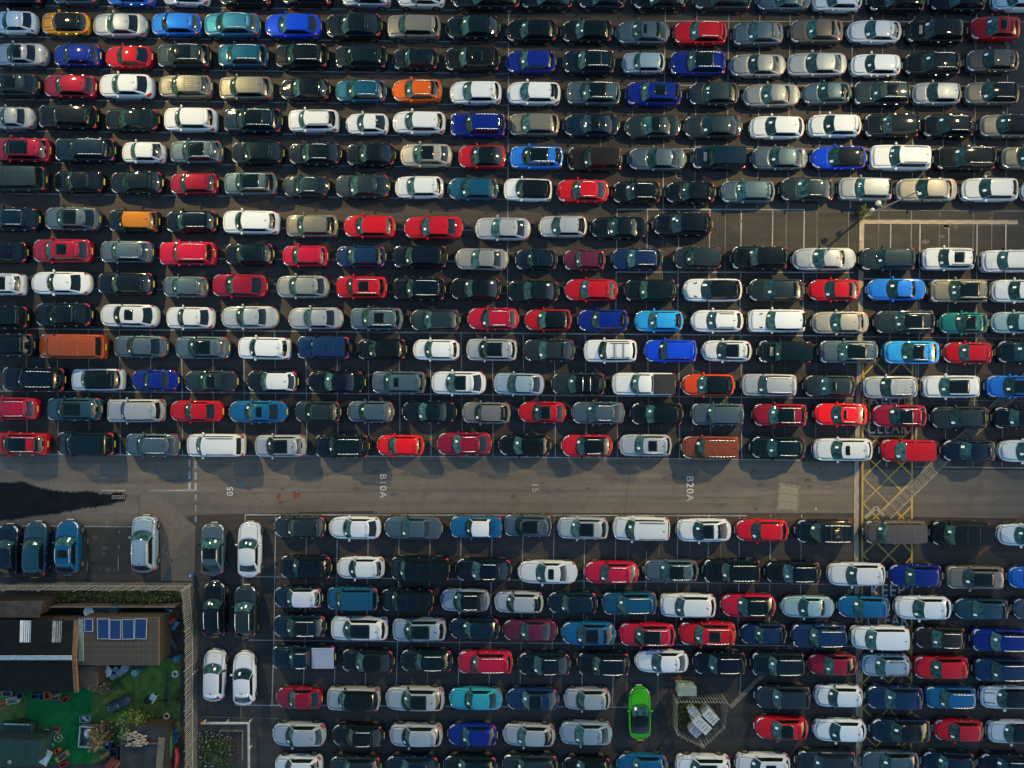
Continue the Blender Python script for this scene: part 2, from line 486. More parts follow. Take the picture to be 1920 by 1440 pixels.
# concrete channels and their cover blocks
def strip(name, pts, w, m, z, parent=ground, n=1):
    for (a, b) in zip(pts, pts[1:]):
        A, B = G(*a), G(*b); d = B - A
        for i in range(n):
            p, q = A.lerp(B, i / n), A.lerp(B, (i + 1) / n)
            mb = MB(); L = (q - p).length
            mb.box((0, 0, 0), (L - .008, w * random.uniform(.94, 1.04), z), bev=.004)
            mb.build(name, M[m], parent, (p + q) / 2 + Vector((0, 0, z / 2 + .004)), math.atan2(d.y, d.x))
strip('kerb_stone', [(1616, 404), (1612, 640), (1606, 860), (1605, 1000), (1609, 1210), (1609, 1450)], .40, 'concrete', .035, n=5)
strip('kerb_stone', [(1612, 416), (1908, 417)], .34, 'concrete', .03, n=9)
strip('drain_slab', [(1400, 973), (1612, 974)], .30, 'rust', .012, n=4)
strip('drain_slab', [(503, 988), (512, 988)], .35, 'rust', .012)
strip('drain_slab', [(829, 982), (846, 982)], .35, 'rust', .012)
for seg, nn in (([(1662, 965), (1735, 893)], 7), ([(1735, 893), (1768, 860)], 3), ([(1768, 860), (1850, 782)], 7), ([(1850, 782), (1930, 705)], 7)):
    A, B = G(*seg[0]), G(*seg[1]); d = (B - A); nrm = Vector((-d.y, d.x, 0)).normalized()
    rz = math.atan2(d.y, d.x)
    for sd in (-1, 1):
        MB().box((0, 0, 0), (d.length, .09, .03)).build('channel_edge', M['concrete'], ground, (A + B) / 2 + nrm * (sd * .46) + Vector((0, 0, .024)), rz)
    for i in range(nn):
        for j in (-1, 0, 1):
            p = A.lerp(B, (i + .5) / nn) + nrm * (j * .27)
            MB().box((0, 0, 0), (d.length / nn - .06, .22, .025), bev=.006).build('channel_block', M['cover_stone'], ground, p + Vector((0, 0, .022)), rz)
strip('drain_slab', [(1622, 972), (1642, 951), (1658, 966)], .30, 'concrete', .018)
strip('drain_slab', [(1369, 1326), (1432, 1264), (1490, 1206), (1597, 1104)], .36, 'cover_stone', .012, n=6)
strip('drain_slab', [(1800, 1070), (1930, 960)], .30, 'rust', .010, n=4)
# tan block-paved pad with two covers
pad = [(1460, 905), (1500, 911), (1497, 962), (1456, 957)]
sheet('cover_frame', pad, .016, M['cover_stone'])
for i in range(3):
    for j in range(1):
        a0, a1 = (i + .06) / 3, (i + .94) / 3
        l0 = Vector((pad[0][0], pad[0][1])).lerp(Vector((pad[3][0], pad[3][1])), .08 + a0 * .84); l1 = Vector((pad[0][0], pad[0][1])).lerp(Vector((pad[3][0], pad[3][1])), .08 + a1 * .84)
        r0 = Vector((pad[1][0], pad[1][1])).lerp(Vector((pad[2][0], pad[2][1])), .08 + a0 * .84); r1 = Vector((pad[1][0], pad[1][1])).lerp(Vector((pad[2][0], pad[2][1])), .08 + a1 * .84)
        q = [l0.lerp(r0, .1), l0.lerp(r0, .9), l1.lerp(r1, .9), l1.lerp(r1, .1)]
        m_ = M.setdefault('cover', mat('cover_brick', (.23, .195, .145), .9, vary=.45, scale=9, bump=.6, bscale=25))
        for bi in range(6):
            for bj in range(3):
                def qp(u_, v_): return q[0].lerp(q[1], u_).lerp(q[3].lerp(q[2], u_), v_)
                e = .012
                cr_ = [qp((bi + .06) / 6, (bj + .06) / 3), qp((bi + .94) / 6, (bj + .06) / 3), qp((bi + .94) / 6, (bj + .94) / 3), qp((bi + .06) / 6, (bj + .94) / 3)]
                sheet('paving_brick', [tuple(v) for v in cr_], .024 + random.uniform(0, .006), m_)
M['seam'] = mat('tar_seam', (.066, .060, .052), .8, vary=.3, scale=3)
for (x0, y0, x1, y1) in ((470, 924, 700, 921), (700, 921, 955, 918), (955, 918, 1130, 921), (1130, 930, 1440, 934), (590, 888, 780, 891), (262, 926, 262, 990), (298, 927, 367, 987), (1180, 880, 1172, 962), (905, 868, 909, 958), (1345, 398, 1345, 506), (1620, 925, 1925, 930)):
    line(x0, y0, x1, y1, .03, 'seam', .014, 'tar_seam')
ro = random.Random(3); oilm = mat('oil_drip', (.055, .05, .045), .7, vary=.4, scale=6)
for i in range(46):
    px, py = (ro.uniform(380, 1590), ro.uniform(868, 955)) if i < 30 else (ro.uniform(1350, 1900), ro.uniform(400, 455)) if i < 38 else (ro.uniform(150, 250), ro.uniform(990, 1080))
    c = G(px, py); r_ = ro.uniform(.05, .2); n = 11; w_ = ro.uniform(.7, 2.2)
    obj('oil_drip', mesh('oil_drip', [(r_ * w_ * math.cos(2*math.pi*k/n) * ro.uniform(.7, 1.2), r_ * math.sin(2*math.pi*k/n) * ro.uniform(.7, 1.2), 0) for k in range(n)], [tuple(range(n))], oilm), ground, (c.x, c.y, .017))
# round dark cover and oil marks
for (px, py, r_, nme) in ((1217, 1025, .42, 'round_cover'), (1249, 1273, .30, 'oil_stain'), (1262, 1316, .55, 'oil_stain'), (1380, 1370, .45, 'oil_stain'), (1237, 1350, .4, 'oil_stain')):
    c = G(px, py); n = 18
    pts = [(c.x + r_ * math.cos(2*math.pi*i/n) * (1 + .12 * random.uniform(-1, 1) * (nme != 'round_cover')), c.y + r_ * math.sin(2*math.pi*i/n) * (1 + .2 * random.uniform(-1, 1) * (nme != 'round_cover')), .02) for i in range(n)]
    obj(nme, mesh(nme, pts, [tuple(range(n))], M.setdefault('oil', mat('oil_dark', (.016, .015, .014), .7, vary=.4, scale=6))), ground)
# litter and bright flecks are left to the tarmac; red and blue survey marks
sheet('paint_mark', [(518, 927), (526, 925), (527, 935), (519, 936)], .012, M.setdefault('redmark', mat('red_mark', (.13, .035, .02), .9, vary=.3)))
sheet('paint_mark', [(549, 921), (563, 920), (563, 933), (550, 934)], .012, M['redmark'])
sheet('paint_mark', [(556, 919), (562, 919), (561, 924), (555, 924)], .016, M.setdefault('bluemark', mat('blue_mark', (.02, .12, .2), .9, vary=.3)))
sheet('paint_mark', [(447, 904), (455, 904), (455, 911), (447, 911)], .012, M['bluemark'])
sheet('paint_mark', [(1528, 952), (1532, 952), (1532, 956), (1528, 956)], .012, M['line'])

# wet run-off spreading from the gully
up = [(-20, 905), (20, 906), (43, 903), (60, 911), (85, 918), (110, 922), (135, 924), (165, 922), (185, 926), (205, 928), (218, 924), (226, 924), (236, 932)]
lo = [(232, 938), (215, 942), (190, 948), (165, 951), (140, 955), (105, 962), (75, 965), (45, 969), (20, 974), (-20, 974)]
pts = []
loop = up + lo
for i in range(len(loop)):
    a, b = Vector(loop[i]), Vector(loop[(i + 1) % len(loop)])
    n = max(1, int((b - a).length / 2.2))
    for k in range(n):
        p = a.lerp(b, k / n); 
        w = noise.noise(Vector((p.x * .23, p.y * .4, 3))) * 3.2 + noise.noise(Vector((p.x * .8, p.y * .9, 9))) * 1.6
        pts.append((p.x, p.y + (w if 0 < i < len(loop) - 1 else 0)))
damp = []
for i in range(0, len(pts), 2):
    x_, y_ = pts[i]; g_ = 938 + (238 - x_) * .012
    damp.append((x_ + 3 * (x_ > 200), y_ + (2.2 if y_ > g_ else -2.2) + noise.noise(Vector((x_ * .15, y_ * .3, 1))) * 2.5))
dmp = sheet('damp_edge', damp, .014, mat('damp_asphalt', (.026, .025, .024), .6, vary=.3, scale=2), ground)
pud = sheet('puddle', pts, .02, M['wet'], None)
tag(pud, 'dark wet run-off spreading from the drain gully', kind='structure')
gl = empty('drain_gully', G(222, 932))
fr = MB(); fr.box((0, 0, .015), (1.05, .30, .03)); fr.build('gully_frame', mat('gully_iron', (.20, .19, .16), .8, vary=.3, scale=8), gl)
for i in range(6):
    MB().box((-.42 + i * .168, 0, .036), (.10, .22, .012)).build('gully_bar', M['black'], gl)
tag(gl, 'flat iron drain gully at the tip of the wet patch', 'drain')

# ------------------------------------------------------------------ cars
#            L     W     H     nose  cowl  belt  tail  xw0    xw1    xr1    xr0   (xs as fractions of the length, front = -0.5)
SHAPES = {
 'h1': (4.15, 1.78, 1.46, .66, .92, .96, .98, -.235, -.075, .330, .455, .90, 2.4, .55, 2.6),
 'h2': (4.00, 1.74, 1.50, .72, .96, .98, .98, -.260, -.110, .350, .460, .75, 2.6, .45, 2.8),
 'h3': (4.30, 1.80, 1.44, .64, .90, .95, 1.00, -.215, -.050, .270, .450, 1.0, 2.3, .60, 2.4),
 'm1': (3.75, 1.70, 1.42, .74, .94, .97, .96, -.235, -.120, .350, .455, .60, 2.6, .45, 3.0),
 's1': (4.40, 1.83, 1.62, .82, 1.06, 1.08, 1.06, -.245, -.095, .340, .460, .75, 2.6, .45, 2.8),
 's2': (4.30, 1.82, 1.58, .78, 1.02, 1.06, 1.08, -.235, -.080, .290, .450, .85, 2.4, .60, 2.4),
 's3': (4.45, 1.86, 1.66, .86, 1.08, 1.10, 1.06, -.255, -.115, .370, .465, .65, 2.8, .40, 3.2),
 'e1': (4.75, 1.90, 1.72, .90, 1.10, 1.12, 1.08, -.240, -.110, .385, .470, .65, 2.8, .40, 3.2),
 'e2': (4.70, 1.86, 1.56, .74, .98, 1.00, 1.00, -.225, -.075, .355, .465, .85, 2.5, .50, 2.8),
 'd1': (4.65, 1.82, 1.43, .66, .92, .95, .98, -.210, -.055, .190, .330, .95, 2.3, .75, 2.4),
 'd2': (4.60, 1.82, 1.41, .66, .92, .95, .96, -.200, -.045, .215, .380, .95, 2.3, .75, 2.4),
 'v1': (4.45, 1.84, 1.80, .80, 1.08, 1.12, 1.10, -.300, -.165, .420, .475, .60, 2.8, .30, 3.6),
 'V1': (5.10, 1.95, 1.97, .85, 1.15, 1.20, 1.20, -.345, -.235, .445, .480, .50, 2.8, .22, 4.0),
 'u1': (4.10, 1.80, 1.84, 1.0, 1.12, 1.15, 1.10, -.220, -.150, .445, .475, .40, 3.4, .25, 4.0),
 'p1': (5.20, 1.86, 1.76, .92, 1.12, 1.12, 1.10, -.225, -.115, .085, .140, .60, 2.8, .22, 4.0),
 'h4': (4.25, 1.79, 1.52, .70, .95, .99, 1.00, -.250, -.085, .345, .460, .80, 2.5, .50, 2.6),
 's4': (4.55, 1.88, 1.60, .84, 1.06, 1.10, 1.10, -.230, -.070, .250, .440, .80, 2.6, .55, 2.6),
 's5': (4.20, 1.78, 1.64, .88, 1.08, 1.09, 1.06, -.270, -.140, .385, .470, .55, 3.0, .35, 3.4),
 'e3': (4.85, 1.92, 1.78, .98, 1.14, 1.15, 1.10, -.225, -.105, .410, .475, .50, 3.2, .32, 3.6),
 'd3': (4.75, 1.85, 1.46, .70, .94, .98, 1.02, -.215, -.060, .240, .410, .85, 2.5, .65, 2.5),
 'p2': (4.60, 1.80, 1.74, .92, 1.10, 1.10, 1.08, -.205, -.085, .245, .285, .60, 2.8, .22, 4.0),
 'c1': (4.50, 1.86, 1.30, .62, .86, .90, .92, -.180, -.010, .190, .400, 1.1, 2.2, .80, 2.3),
}
NS = 22
SV = [0, .035, .17, .31, .43, .465, .60, .74, .88, 1.0]
UV = [-1, -.93, -.72, -.4, 0, .4, .72, .93, 1]
TV = [0, .1, .48, .87, 1]

def lerp(a, b, t): return a + (b - a) * t

class Shape:
    def __init__(s, code):
        (s.L, s.W, s.H, s.hn, s.hc, s.hb, s.ht, a, b, c, d, s.Lf, s.nf, s.Lr, s.nr) = SHAPES[code]
        s.code = code
        s.xw0, s.xw1, s.xr1, s.xr0 = (q * s.L for q in (a, b, c, d))
        s.wb = s.W / 2 - .10
        s.wr = s.W / 2 - (.27 if code[0] not in 'vVu' else .19)
        s.bow0, s.bow1 = (.26, .13) if code[0] not in 'u' else (.08, .05)
        s.bowr0, s.bowr1 = (.16, .10) if code[0] not in 'vVup' else (.05, .04)
        s.zc = {'V': .30, 'u': .34}.get(code[0], .31)
    def halfw(s, x):
        f = min(1, max(0, (x + s.L / 2) / s.Lf)); r = min(1, max(0, (s.L / 2 - x) / s.Lr))
        wf = (1 - (1 - f) ** s.nf) ** (1 / s.nf); wr = (1 - (1 - r) ** s.nr) ** (1 / s.nr)
        return s.W / 2 * wf * wr * (1 - .035 * (2 * x / s.L) ** 2)
    def ztop(s, x):
        pts = [(-s.L/2, s.hn), (-s.L/2 + .3, s.hn + .45 * (s.hc - s.hn) * .6), (s.xw0, s.hc), (s.xw0 + .6, s.hb), (s.xr0 - .3, s.hb),
               (max(s.xr0, s.L/2 - .35), s.ht), (s.L/2, s.ht - .08)]
        for (a, b), (c, d) in zip(pts, pts[1:]):
            if x <= c:
                t = (x - a) / max(1e-6, c - a); return lerp(b, d, t)
        return pts[-1][1]
    def ring(s, ins, zf):
        out = []
        for i in range(NS):
            x = -s.L / 2 * math.cos(math.pi * i / (NS - 1)); w = s.halfw(x)
            out.append(Vector((x * (1 - ins / (s.L / 2)), w * (1 - ins / (s.W / 2)), zf(x))))
        return out
    def body_rings(s):
        z = s.ztop
        flare = .5
        return [s.ring(.07, lambda x: .20), s.ring(.015, lambda x: .30), s.ring(0.0, lambda x: flare),
                s.ring(.012, lambda x: lerp(flare, z(x), .6)), s.ring(.035, lambda x: z(x) - .055),
                s.ring(.085, lambda x: z(x) - .012), s.ring(.17, lambda x: z(x) + .004)]
    def roofz(s, x, u):
        m = (x - s.xw1) / (s.xr1 - s.xw1)
        return s.H - .055 * (2 * max(0, .45 - m)) ** 2 - .075 * max(0, (m - .4) / .6) ** 2 - .055 * abs(u) ** 2.6
    def roofpt(s, t, u, off=0.0):
        xf = s.xw1 + s.bow1 * u * u; xr = s.xr1 - s.bowr1 * u * u
        x = lerp(xf, xr, t); w = s.wr * (1 - .05 * (1 - t) ** 2 - .07 * t ** 3)
        return Vector((x, u * w, s.roofz(x, u) + off))
    def basept(s, t, u):
        xf = s.xw0 + s.bow0 * u * u; xr = s.xr0 - s.bowr0 * u * u
        x = lerp(xf, xr, t)
        w = min(s.wb * (1 - .07 * (1 - t) ** 2 - .10 * t ** 3), s.halfw(x) - .05)
        return Vector((x, u * w, s.ztop(x) - .03))
    def wallpt(s, t, u, k):
        a, b = s.basept(t, u), s.roofpt(t, u)
        h = TV[k]; p = a.lerp(b, h); bul = math.sin(math.pi * h)
        if abs(u) >= 1: p.y += .03 * bul * (1 if u > 0 else -1)
        if t <= 0: p.z += .035 * bul
        if t >= 1: p.z += .03 * bul; p.x += .02 * bul
        return p

def grid_mesh(name, rows, m, smooth=True, flip=False):
    n = len(rows[0]); v = [p for r in rows for p in r]; f = []
    for a in range(len(rows) - 1):
        for b in range(n - 1):
            q = (a*n+b, a*n+b+1, (a+1)*n+b+1, (a+1)*n+b)
            f.append(q[::-1] if flip else q)
    return mesh(name, v, f, m, smooth)

def solid_patch(name, rows, m, th=.012, lift=.004):
    """a patch of surface with thickness, lying lift above the surface it came from"""
    n = len(rows[0]); a = len(rows)
    def nrm(i, j):
        du = rows[min(i+1, a-1)][j] - rows[max(i-1, 0)][j]; dv = rows[i][min(j+1, n-1)] - rows[i][max(j-1, 0)]
        c = du.cross(dv); return c.normalized() if c.length > 1e-9 else Vector((0, 0, 1))
    N = [[nrm(i, j) for j in range(n)] for i in range(a)]
    cen = sum((p for r in rows for p in r), Vector()) / (a * n)
    sgn = 1 if sum((N[i][j].dot(rows[i][j] - Vector((cen.x * .6, 0, .4))) for i in range(a) for j in range(n))) > 0 else -1
    top = [[rows[i][j] + N[i][j] * (sgn * (lift + th)) for j in range(n)] for i in range(a)]
    v = [p for r in top for p in r]; f = []
    for i in range(a - 1):
        for j in range(n - 1):
            q = (i*n+j, i*n+j+1, (i+1)*n+j+1, (i+1)*n+j); f.append(q if sgn > 0 else q[::-1])
    loop = [(0, j) for j in range(n)] + [(i, n-1) for i in range(1, a)] + [(a-1, j) for j in range(n-2, -1, -1)] + [(i, 0) for i in range(a-2, 0, -1)]
    base = len(v)
    for (i, j) in loop: v.append(rows[i][j] + N[i][j] * (sgn * (lift - .02)))
    k = len(loop)
    for q in range(k):
        i, j = loop[q]; i2, j2 = loop[(q+1) % k]
        w = (i*n+j, base+q, base+(q+1) % k, i2*n+j2); f.append(w if sgn > 0 else w[::-1])
    return mesh(name, v, f, m, True)

def wheel_mesh(r=.325, wd=.2):
    v = []; f = []; mi = []
    n = 20
    prof = [(r*.62, -wd), (r, -wd), (r, -.02), (r*.93, 0), (r*.66, .0), (r*.63, -.03)]
    for (rr, y) in prof:
        for i in range(n):
            t = 2*math.pi*i/n; v.append((rr*math.cos(t), y, rr*math.sin(t)))
    for k in range(len(prof)-1):
        for i in range(n):
            j = (i+1) % n; f.append((k*n+i, (k+1)*n+i, (k+1)*n+j, k*n+j)); mi.append(0)
    # dark back disc, five spokes and a hub
    c = len(v); v.append((0, -.045, 0))
    b = (len(prof)-1)*n
    for i in range(n): f.append((c, b+i, b+(i+1) % n)[::-1]); mi.append(0)
    rr = r*.645
    for kk in range(5):
        a = 2*math.pi*kk/5
        ca, sa = math.cos(a), math.sin(a); px, pz = -sa, ca
        o = len(v)
        for (d, h) in ((.03, .055), (rr, .05)):
            for sg in (-1, 1):
                v.append((ca*d + px*h*sg, -.012, sa*d + pz*h*sg))
        f.append((o, o+1, o+3, o+2)); mi.append(1)
    o = len(v)
    for i in range(n):
        t = 2*math.pi*i/n
        v.append((rr*math.cos(t), -.008, rr*math.sin(t))); v.append((rr*.88*math.cos(t), -.012, rr*.88*math.sin(t)))
    for i in range(n):
        j = (i+1) % n; f.append((o+2*i, o+2*i+1, o+2*j+1, o+2*j)); mi.append(1)
    def part(nm, k, m):
        idx = {}; nv = []; nf = []
        for q, w in zip(f, mi):
            if w != k: continue
            for i in q:
                if i not in idx: idx[i] = len(nv); nv.append(v[i])
            nf.append(tuple(idx[i] for i in q))
        return mesh(nm, nv, nf, m)
    return part('wheel', 0, M['rubber']), part('rim', 1, M['alloy'])
WHEEL, RIM = wheel_mesh()
def put_wheel(name, parent, loc, rot, scale):
    o = bpy.data.objects.new(name, WHEEL); o.parent = parent; o.location = loc; o.rotation_euler = rot; o.scale = scale; col.objects.link(o)
    r = bpy.data.objects.new('rim', RIM); r.parent = o; col.objects.link(r)
    return o

def blob_mesh(name, d, m, n=10, k=6, pw=.75):
    v = []; f = []
    for a in range(k + 1):
        th = math.pi * a / k
        for b in range(n):
            ph = 2*math.pi*b/n
            c = [math.sin(th)*math.cos(ph), math.sin(th)*math.sin(ph), math.cos(th)]
            c = [math.copysign(abs(q)**pw, q) for q in c]
            v.append((c[0]*d[0]/2, c[1]*d[1]/2, c[2]*d[2]/2))
    for a in range(k):
        for b in range(n):
            f.append((a*n+b, (a+1)*n+b, (a+1)*n+(b+1) % n, a*n+(b+1) % n))
    return mesh(name, v, f, m, True)
MIRROR = blob_mesh('mirror', (.17, .24, .15), M['paint'])
FIN = mesh('antenna', [(-.10,-.025,0),(.08,-.025,0),(.08,.025,0),(-.10,.025,0),(.07,0,.075),(.02,0,.05)],
           [(0,1,4,5),(2,3,5,4),(1,2,4),(3,0,5)], M['gloss'], False)

def box_me(name, c, d, m, **k): 
    b = MB(); b.box(c, d, **k); return mesh(name, b.v, b.f, m)

def make_shape(code):
    """returns {part key: (name, mesh)} for one car shape"""
    s = Shape(code); P = {}
    rg = s.body_rings()
    # body shell
    v = []; f = []; nr = 2 * NS - 2
    def ridx(k, side, i):
        if i == 0: return k*nr
        if i == NS - 1: return k*nr + NS - 1
        return k*nr + (i if side > 0 else 2*NS - 2 - i)
    for ring in rg:
        v += [Vector(p) for p in ring]
        v += [Vector((ring[i].x, -ring[i].y, ring[i].z)) for i in range(NS - 2, 0, -1)]
    for k in range(len(rg) - 1):
        for i in range(nr):
            j = (i + 1) % nr
            f.append((k*nr+i, (k+1)*nr+i, (k+1)*nr+j, k*nr+j))
    last = len(rg) - 1; c0 = len(v)
    for i in range(1, NS - 1):
        p = rg[last][i]; v.append(Vector((p.x, 0, p.z + .035)))
    for side in (1, -1):
        for i in range(NS - 1):
            a, b = ridx(last, side, i), ridx(last, side, i + 1)
            ca = c0 + i - 1 if i > 0 else None; cb = c0 + i if i + 1 < NS - 1 else None
            q = [a] + ([ca] if ca is not None else []) + ([cb] if cb is not None else []) + [b]
            f.append(tuple(q if side > 0 else q[::-1]))
    P['body'] = ('body', mesh('body', v, f, M['paint'], True))
    # side i ranges
    xs = [p.x for p in rg[2]]; ws = [p.y for p in rg[2]]
    def patch(k0, k1, i0, i1, sd):
        return [[Vector((rg[k][i].x, sd * rg[k][i].y, rg[k][i].z)) for i in range(i0, i1 + 1)] for k in range(k0, k1 + 1)]
    fi = [i for i in range(NS // 2) if ws[i] > .50 * s.W / 2 and xs[i] < -s.L / 2 + .62]
    ri = [i for i in range(NS // 2, NS) if ws[i] > .62 * s.W / 2 and xs[i] > s.L / 2 - .42]
    for sd, nm in ((1, 'a'), (-1, 'b')):
        P['head_' + nm] = ('headlight', solid_patch('headlight', patch(3, 5, fi[0], fi[-1], sd), M['lamp']))
        P['tail_' + nm] = ('tail_light', solid_patch('tail_light', patch(3, 5, ri[0], ri[-1], sd), M['tail']))
    gi = max(i for i in range(NS // 2) if ws[i] < .72 * s.W / 2)
    rows = []
    for k in (2, 3):
        rows.append([Vector((rg[k][i].x, rg[k][i].y, rg[k][i].z)) for i in range(gi, -1, -1)] +
                    [Vector((rg[k][i].x, -rg[k][i].y, rg[k][i].z)) for i in range(1, gi + 1)])
    P['grille'] = ('grille', solid_patch('grille', rows, M['black'], .006))
    # lower cladding with wheel arches
    tb = MB()
    for sd in (1, -1):
        for i in range(NS - 1):
            a = [Vector((rg[k][q].x * 1.004, sd * rg[k][q].y * 1.012, rg[k][q].z)) for k, q in ((0, i), (0, i+1), (1, i+1), (1, i))]
            tb.add(a, [(0, 1, 2, 3) if sd < 0 else (3, 2, 1, 0)])
    wx0, wx1 = -s.L / 2 + (.84 if code[0] not in 'm' else .68), s.L / 2 - (.80 if code[0] not in 'mu' else .66)
    if code[0] == 'p': wx1 = s.L / 2 - 1.15
    if code[0] == 'V': wx1 = s.L / 2 - .95
    wy = []
    for wx in (wx0, wx1):
        y = max(s.halfw(wx - .3), s.halfw(wx), s.halfw(wx + .3)) + .004; wy.append(y)
        for sd in (1, -1):
            n = 14; o = []
            for i in range(n + 1):
                t = math.pi * (-.12 + 1.24 * i / n)
                for r_, yy in ((.395, y), (.395, y - .09), (.30, y)):
                    o.append(Vector((wx + r_ * math.cos(t), sd * yy, s.zc + .02 + r_ * math.sin(t))))
            ff = []
            for i in range(n):
                for q in (0, 1):
                    A = (i*3 + (0 if q == 0 else 2), i*3 + (1 if q == 0 else 0)); B = (A[0] + 3, A[1] + 3)
                    ff.append((A[0], A[1], B[1], B[0]))
            tb.add(o, ff)
    P['trim'] = ('sill_trim', mesh('sill_trim', tb.v, tb.f, M['black']))
    P['wheels'] = [(wx0, wy[0], 1), (wx0, wy[0], -1), (wx1, wy[1], 1), (wx1, wy[1], -1)]
    P['zc'] = s.zc
    # bonnet panel with two creases
    x0, x1 = -s.L / 2 + .22, s.xw0 + .02
    rows = []
    for a in range(9):
        x = lerp(x0, x1, a / 8); r = []
        for vv in (-.93, -.8, -.62, -.5, -.25, 0, .25, .5, .62, .8, .93):
            w = s.halfw(x) - .16
            xx = x + s.bow0 * .9 * vv * vv * (a / 8) + .10 * vv * vv * (1 - a / 8)
            w = max(.1, s.halfw(xx) - .17)
            cr = .018 * math.exp(-((abs(vv) - .56) / .10) ** 2) * (a / 8)
            r.append(Vector((xx, vv * w, s.ztop(xx) + .004 + .035 * (1 - abs(vv)) + cr)))
        rows.append(r)
    edge = rows[0][:] + [r[-1] for r in rows[1:]] + rows[-1][-2::-1] + [r[0] for r in rows[-2:0:-1]]
    cc = sum(edge, Vector()) / len(edge); gv = []; gf = []
    for p in edge:
        d = p - cc; d.z = 0; d.normalize(); gv += [p - d * .01 + Vector((0, 0, .007)), p + d * .028 + Vector((0, 0, .004))]
    for i in range(len(edge)):
        j = (i + 1) % len(edge); gf.append((2*i, 2*j, 2*j+1, 2*i+1))
    P['gap'] = ('panel_gap', mesh('panel_gap', gv, gf, M['black']))
    P['bonnet'] = ('bonnet', solid_patch('bonnet', rows, M['paint'], .006, .004))
    def bon(x, vv, off):
        w = max(.1, s.halfw(x) - .17); return Vector((x, vv * w, s.ztop(x) + .018 + .035 * (1 - abs(vv)) + off))
    for q, sd in (('a', 1), ('b', -1)):
        P['stripe_' + q] = ('bonnet_stripe', grid_mesh('bonnet_stripe', [[bon(lerp(x0 + .05, x1 - .1, a / 6), sd * c_, .012) for c_ in (.62, .52)] for a in range(7)], M['gloss'], flip=(sd > 0)))
        P['vent_' + q] = ('bonnet_vent', box_me('bonnet_vent', bon(s.xw0 - .35, sd * .72, .008), (.26, .1, .03), M['black'], rz=sd * .25))
    P['scoop'] = ('bonnet_scoop', box_me('bonnet_scoop', bon(s.xw0 - .22, 0, .02), (.26, .72, .05), mat('scoop_grey_' + code, (.2, .19, .17), .6, vary=.15), bev=.03))
    # greenhouse: pillars, roof, panes
    top = [[s.roofpt(t, u) for u in UV] for t in SV]
    nS, nU = len(SV), len(UV)
    v = [p for r in top for p in r]; f = []
    for a in range(nS - 1):
        for b in range(nU - 1): f.append((a*nU+b, (a+1)*nU+b, (a+1)*nU+b+1, a*nU+b+1))
    def wallquad(pa, pb, k, store):
        (t0, u0), (t1, u1) = pa, pb
        q = [s.wallpt(t0, u0, k), s.wallpt(t1, u1, k), s.wallpt(t1, u1, k + 1), s.wallpt(t0, u0, k + 1)]
        n = len(store[0]); store[0] += q; store[1].append((n, n+1, n+2, n+3))
    roof = [v, f]
    G_ = {k: [[], []] for k in ('fl', 'rl', 'fr', 'rr', 'rear')}
    pill = [[], []]
    van = code[0] in 'V'
    for sd in (1, -1):
        for j in range(nS - 1):
            A, B = ((SV[j], sd), (SV[j+1], sd)) if sd < 0 else ((SV[j+1], sd), (SV[j], sd))
            for k in range(4):
                if k in (1, 2) and 1 <= j <= 3: wallquad(A, B, k, G_['fl' if sd > 0 else 'fr'])
                elif k in (1, 2) and 5 <= j <= 7: wallquad(A, B, k, G_['rl' if sd > 0 else 'rr'])
                elif j == 4 and k in (1, 2): wallquad(A, B, k, pill)
                else: wallquad(A, B, k, roof)
    for b in range(nU - 1):
        A, B = (1, UV[b]), (1, UV[b+1])
        for k in range(4):
            lo = 1 if code[0] not in 'd' else 0
            if lo <= k <= 2 and 1 <= b <= nU - 3: wallquad(A, B, k, G_['rear'])
            else: wallquad(A, B, k, roof)
    def weld(vv, ff):
        key = {}; nv = []; mp = []
        for p in vv:
            kk = (round(p.x, 4), round(p.y, 4), round(p.z, 4))
            if kk not in key: key[kk] = len(nv); nv.append(p)
            mp.append(key[kk])
        out = []
        for q in ff:
            r = []
            for i in q:
                if mp[i] not in r: r.append(mp[i])
            if len(r) > 2: out.append(tuple(r))
        return nv, out
    rv, rf = weld(*roof)
    me = mesh('roof', rv, rf, M['paint'], True)
    try: me.set_sharp_from_angle(angle=R(48))
    except Exception: pass
    P['roof'] = ('roof', me)
    for k_, nm in (('fl', 'side_window'), ('rl', 'side_window'), ('fr', 'side_window'), ('rr', 'side_window'), ('rear', 'rear_window')):
        a, b = weld(*G_[k_]); P['g_' + k_] = (nm, mesh(nm, a, b, M['glass'], True))
    a, b = weld(*pill); P['pillar'] = ('door_pillar', mesh('door_pillar', a, b, M['gloss'], True))
    rows = [[s.wallpt(0, u, k) for u in UV] for k in range(5)]
    P['screen'] = ('windscreen', grid_mesh('windscreen', rows, M['screen'], flip=True))
    # wipers sit at the foot of the screen
    wb_ = MB()
    for (ua, ub, ta) in ((.55, -.02, .16), (-.1, -.62, .14)):
        a_ = s.basept(0, ua).lerp(s.roofpt(0, ua), .05) + Vector((-.01, 0, .025)); b_ = s.basept(0, ub).lerp(s.roofpt(0, ub), ta) + Vector((-.01, 0, .045))
        wb_.tube(a_, b_, .014, n=5)
    P['wiper'] = ('wiper', mesh('wiper', wb_.v, wb_.f, M['black']))
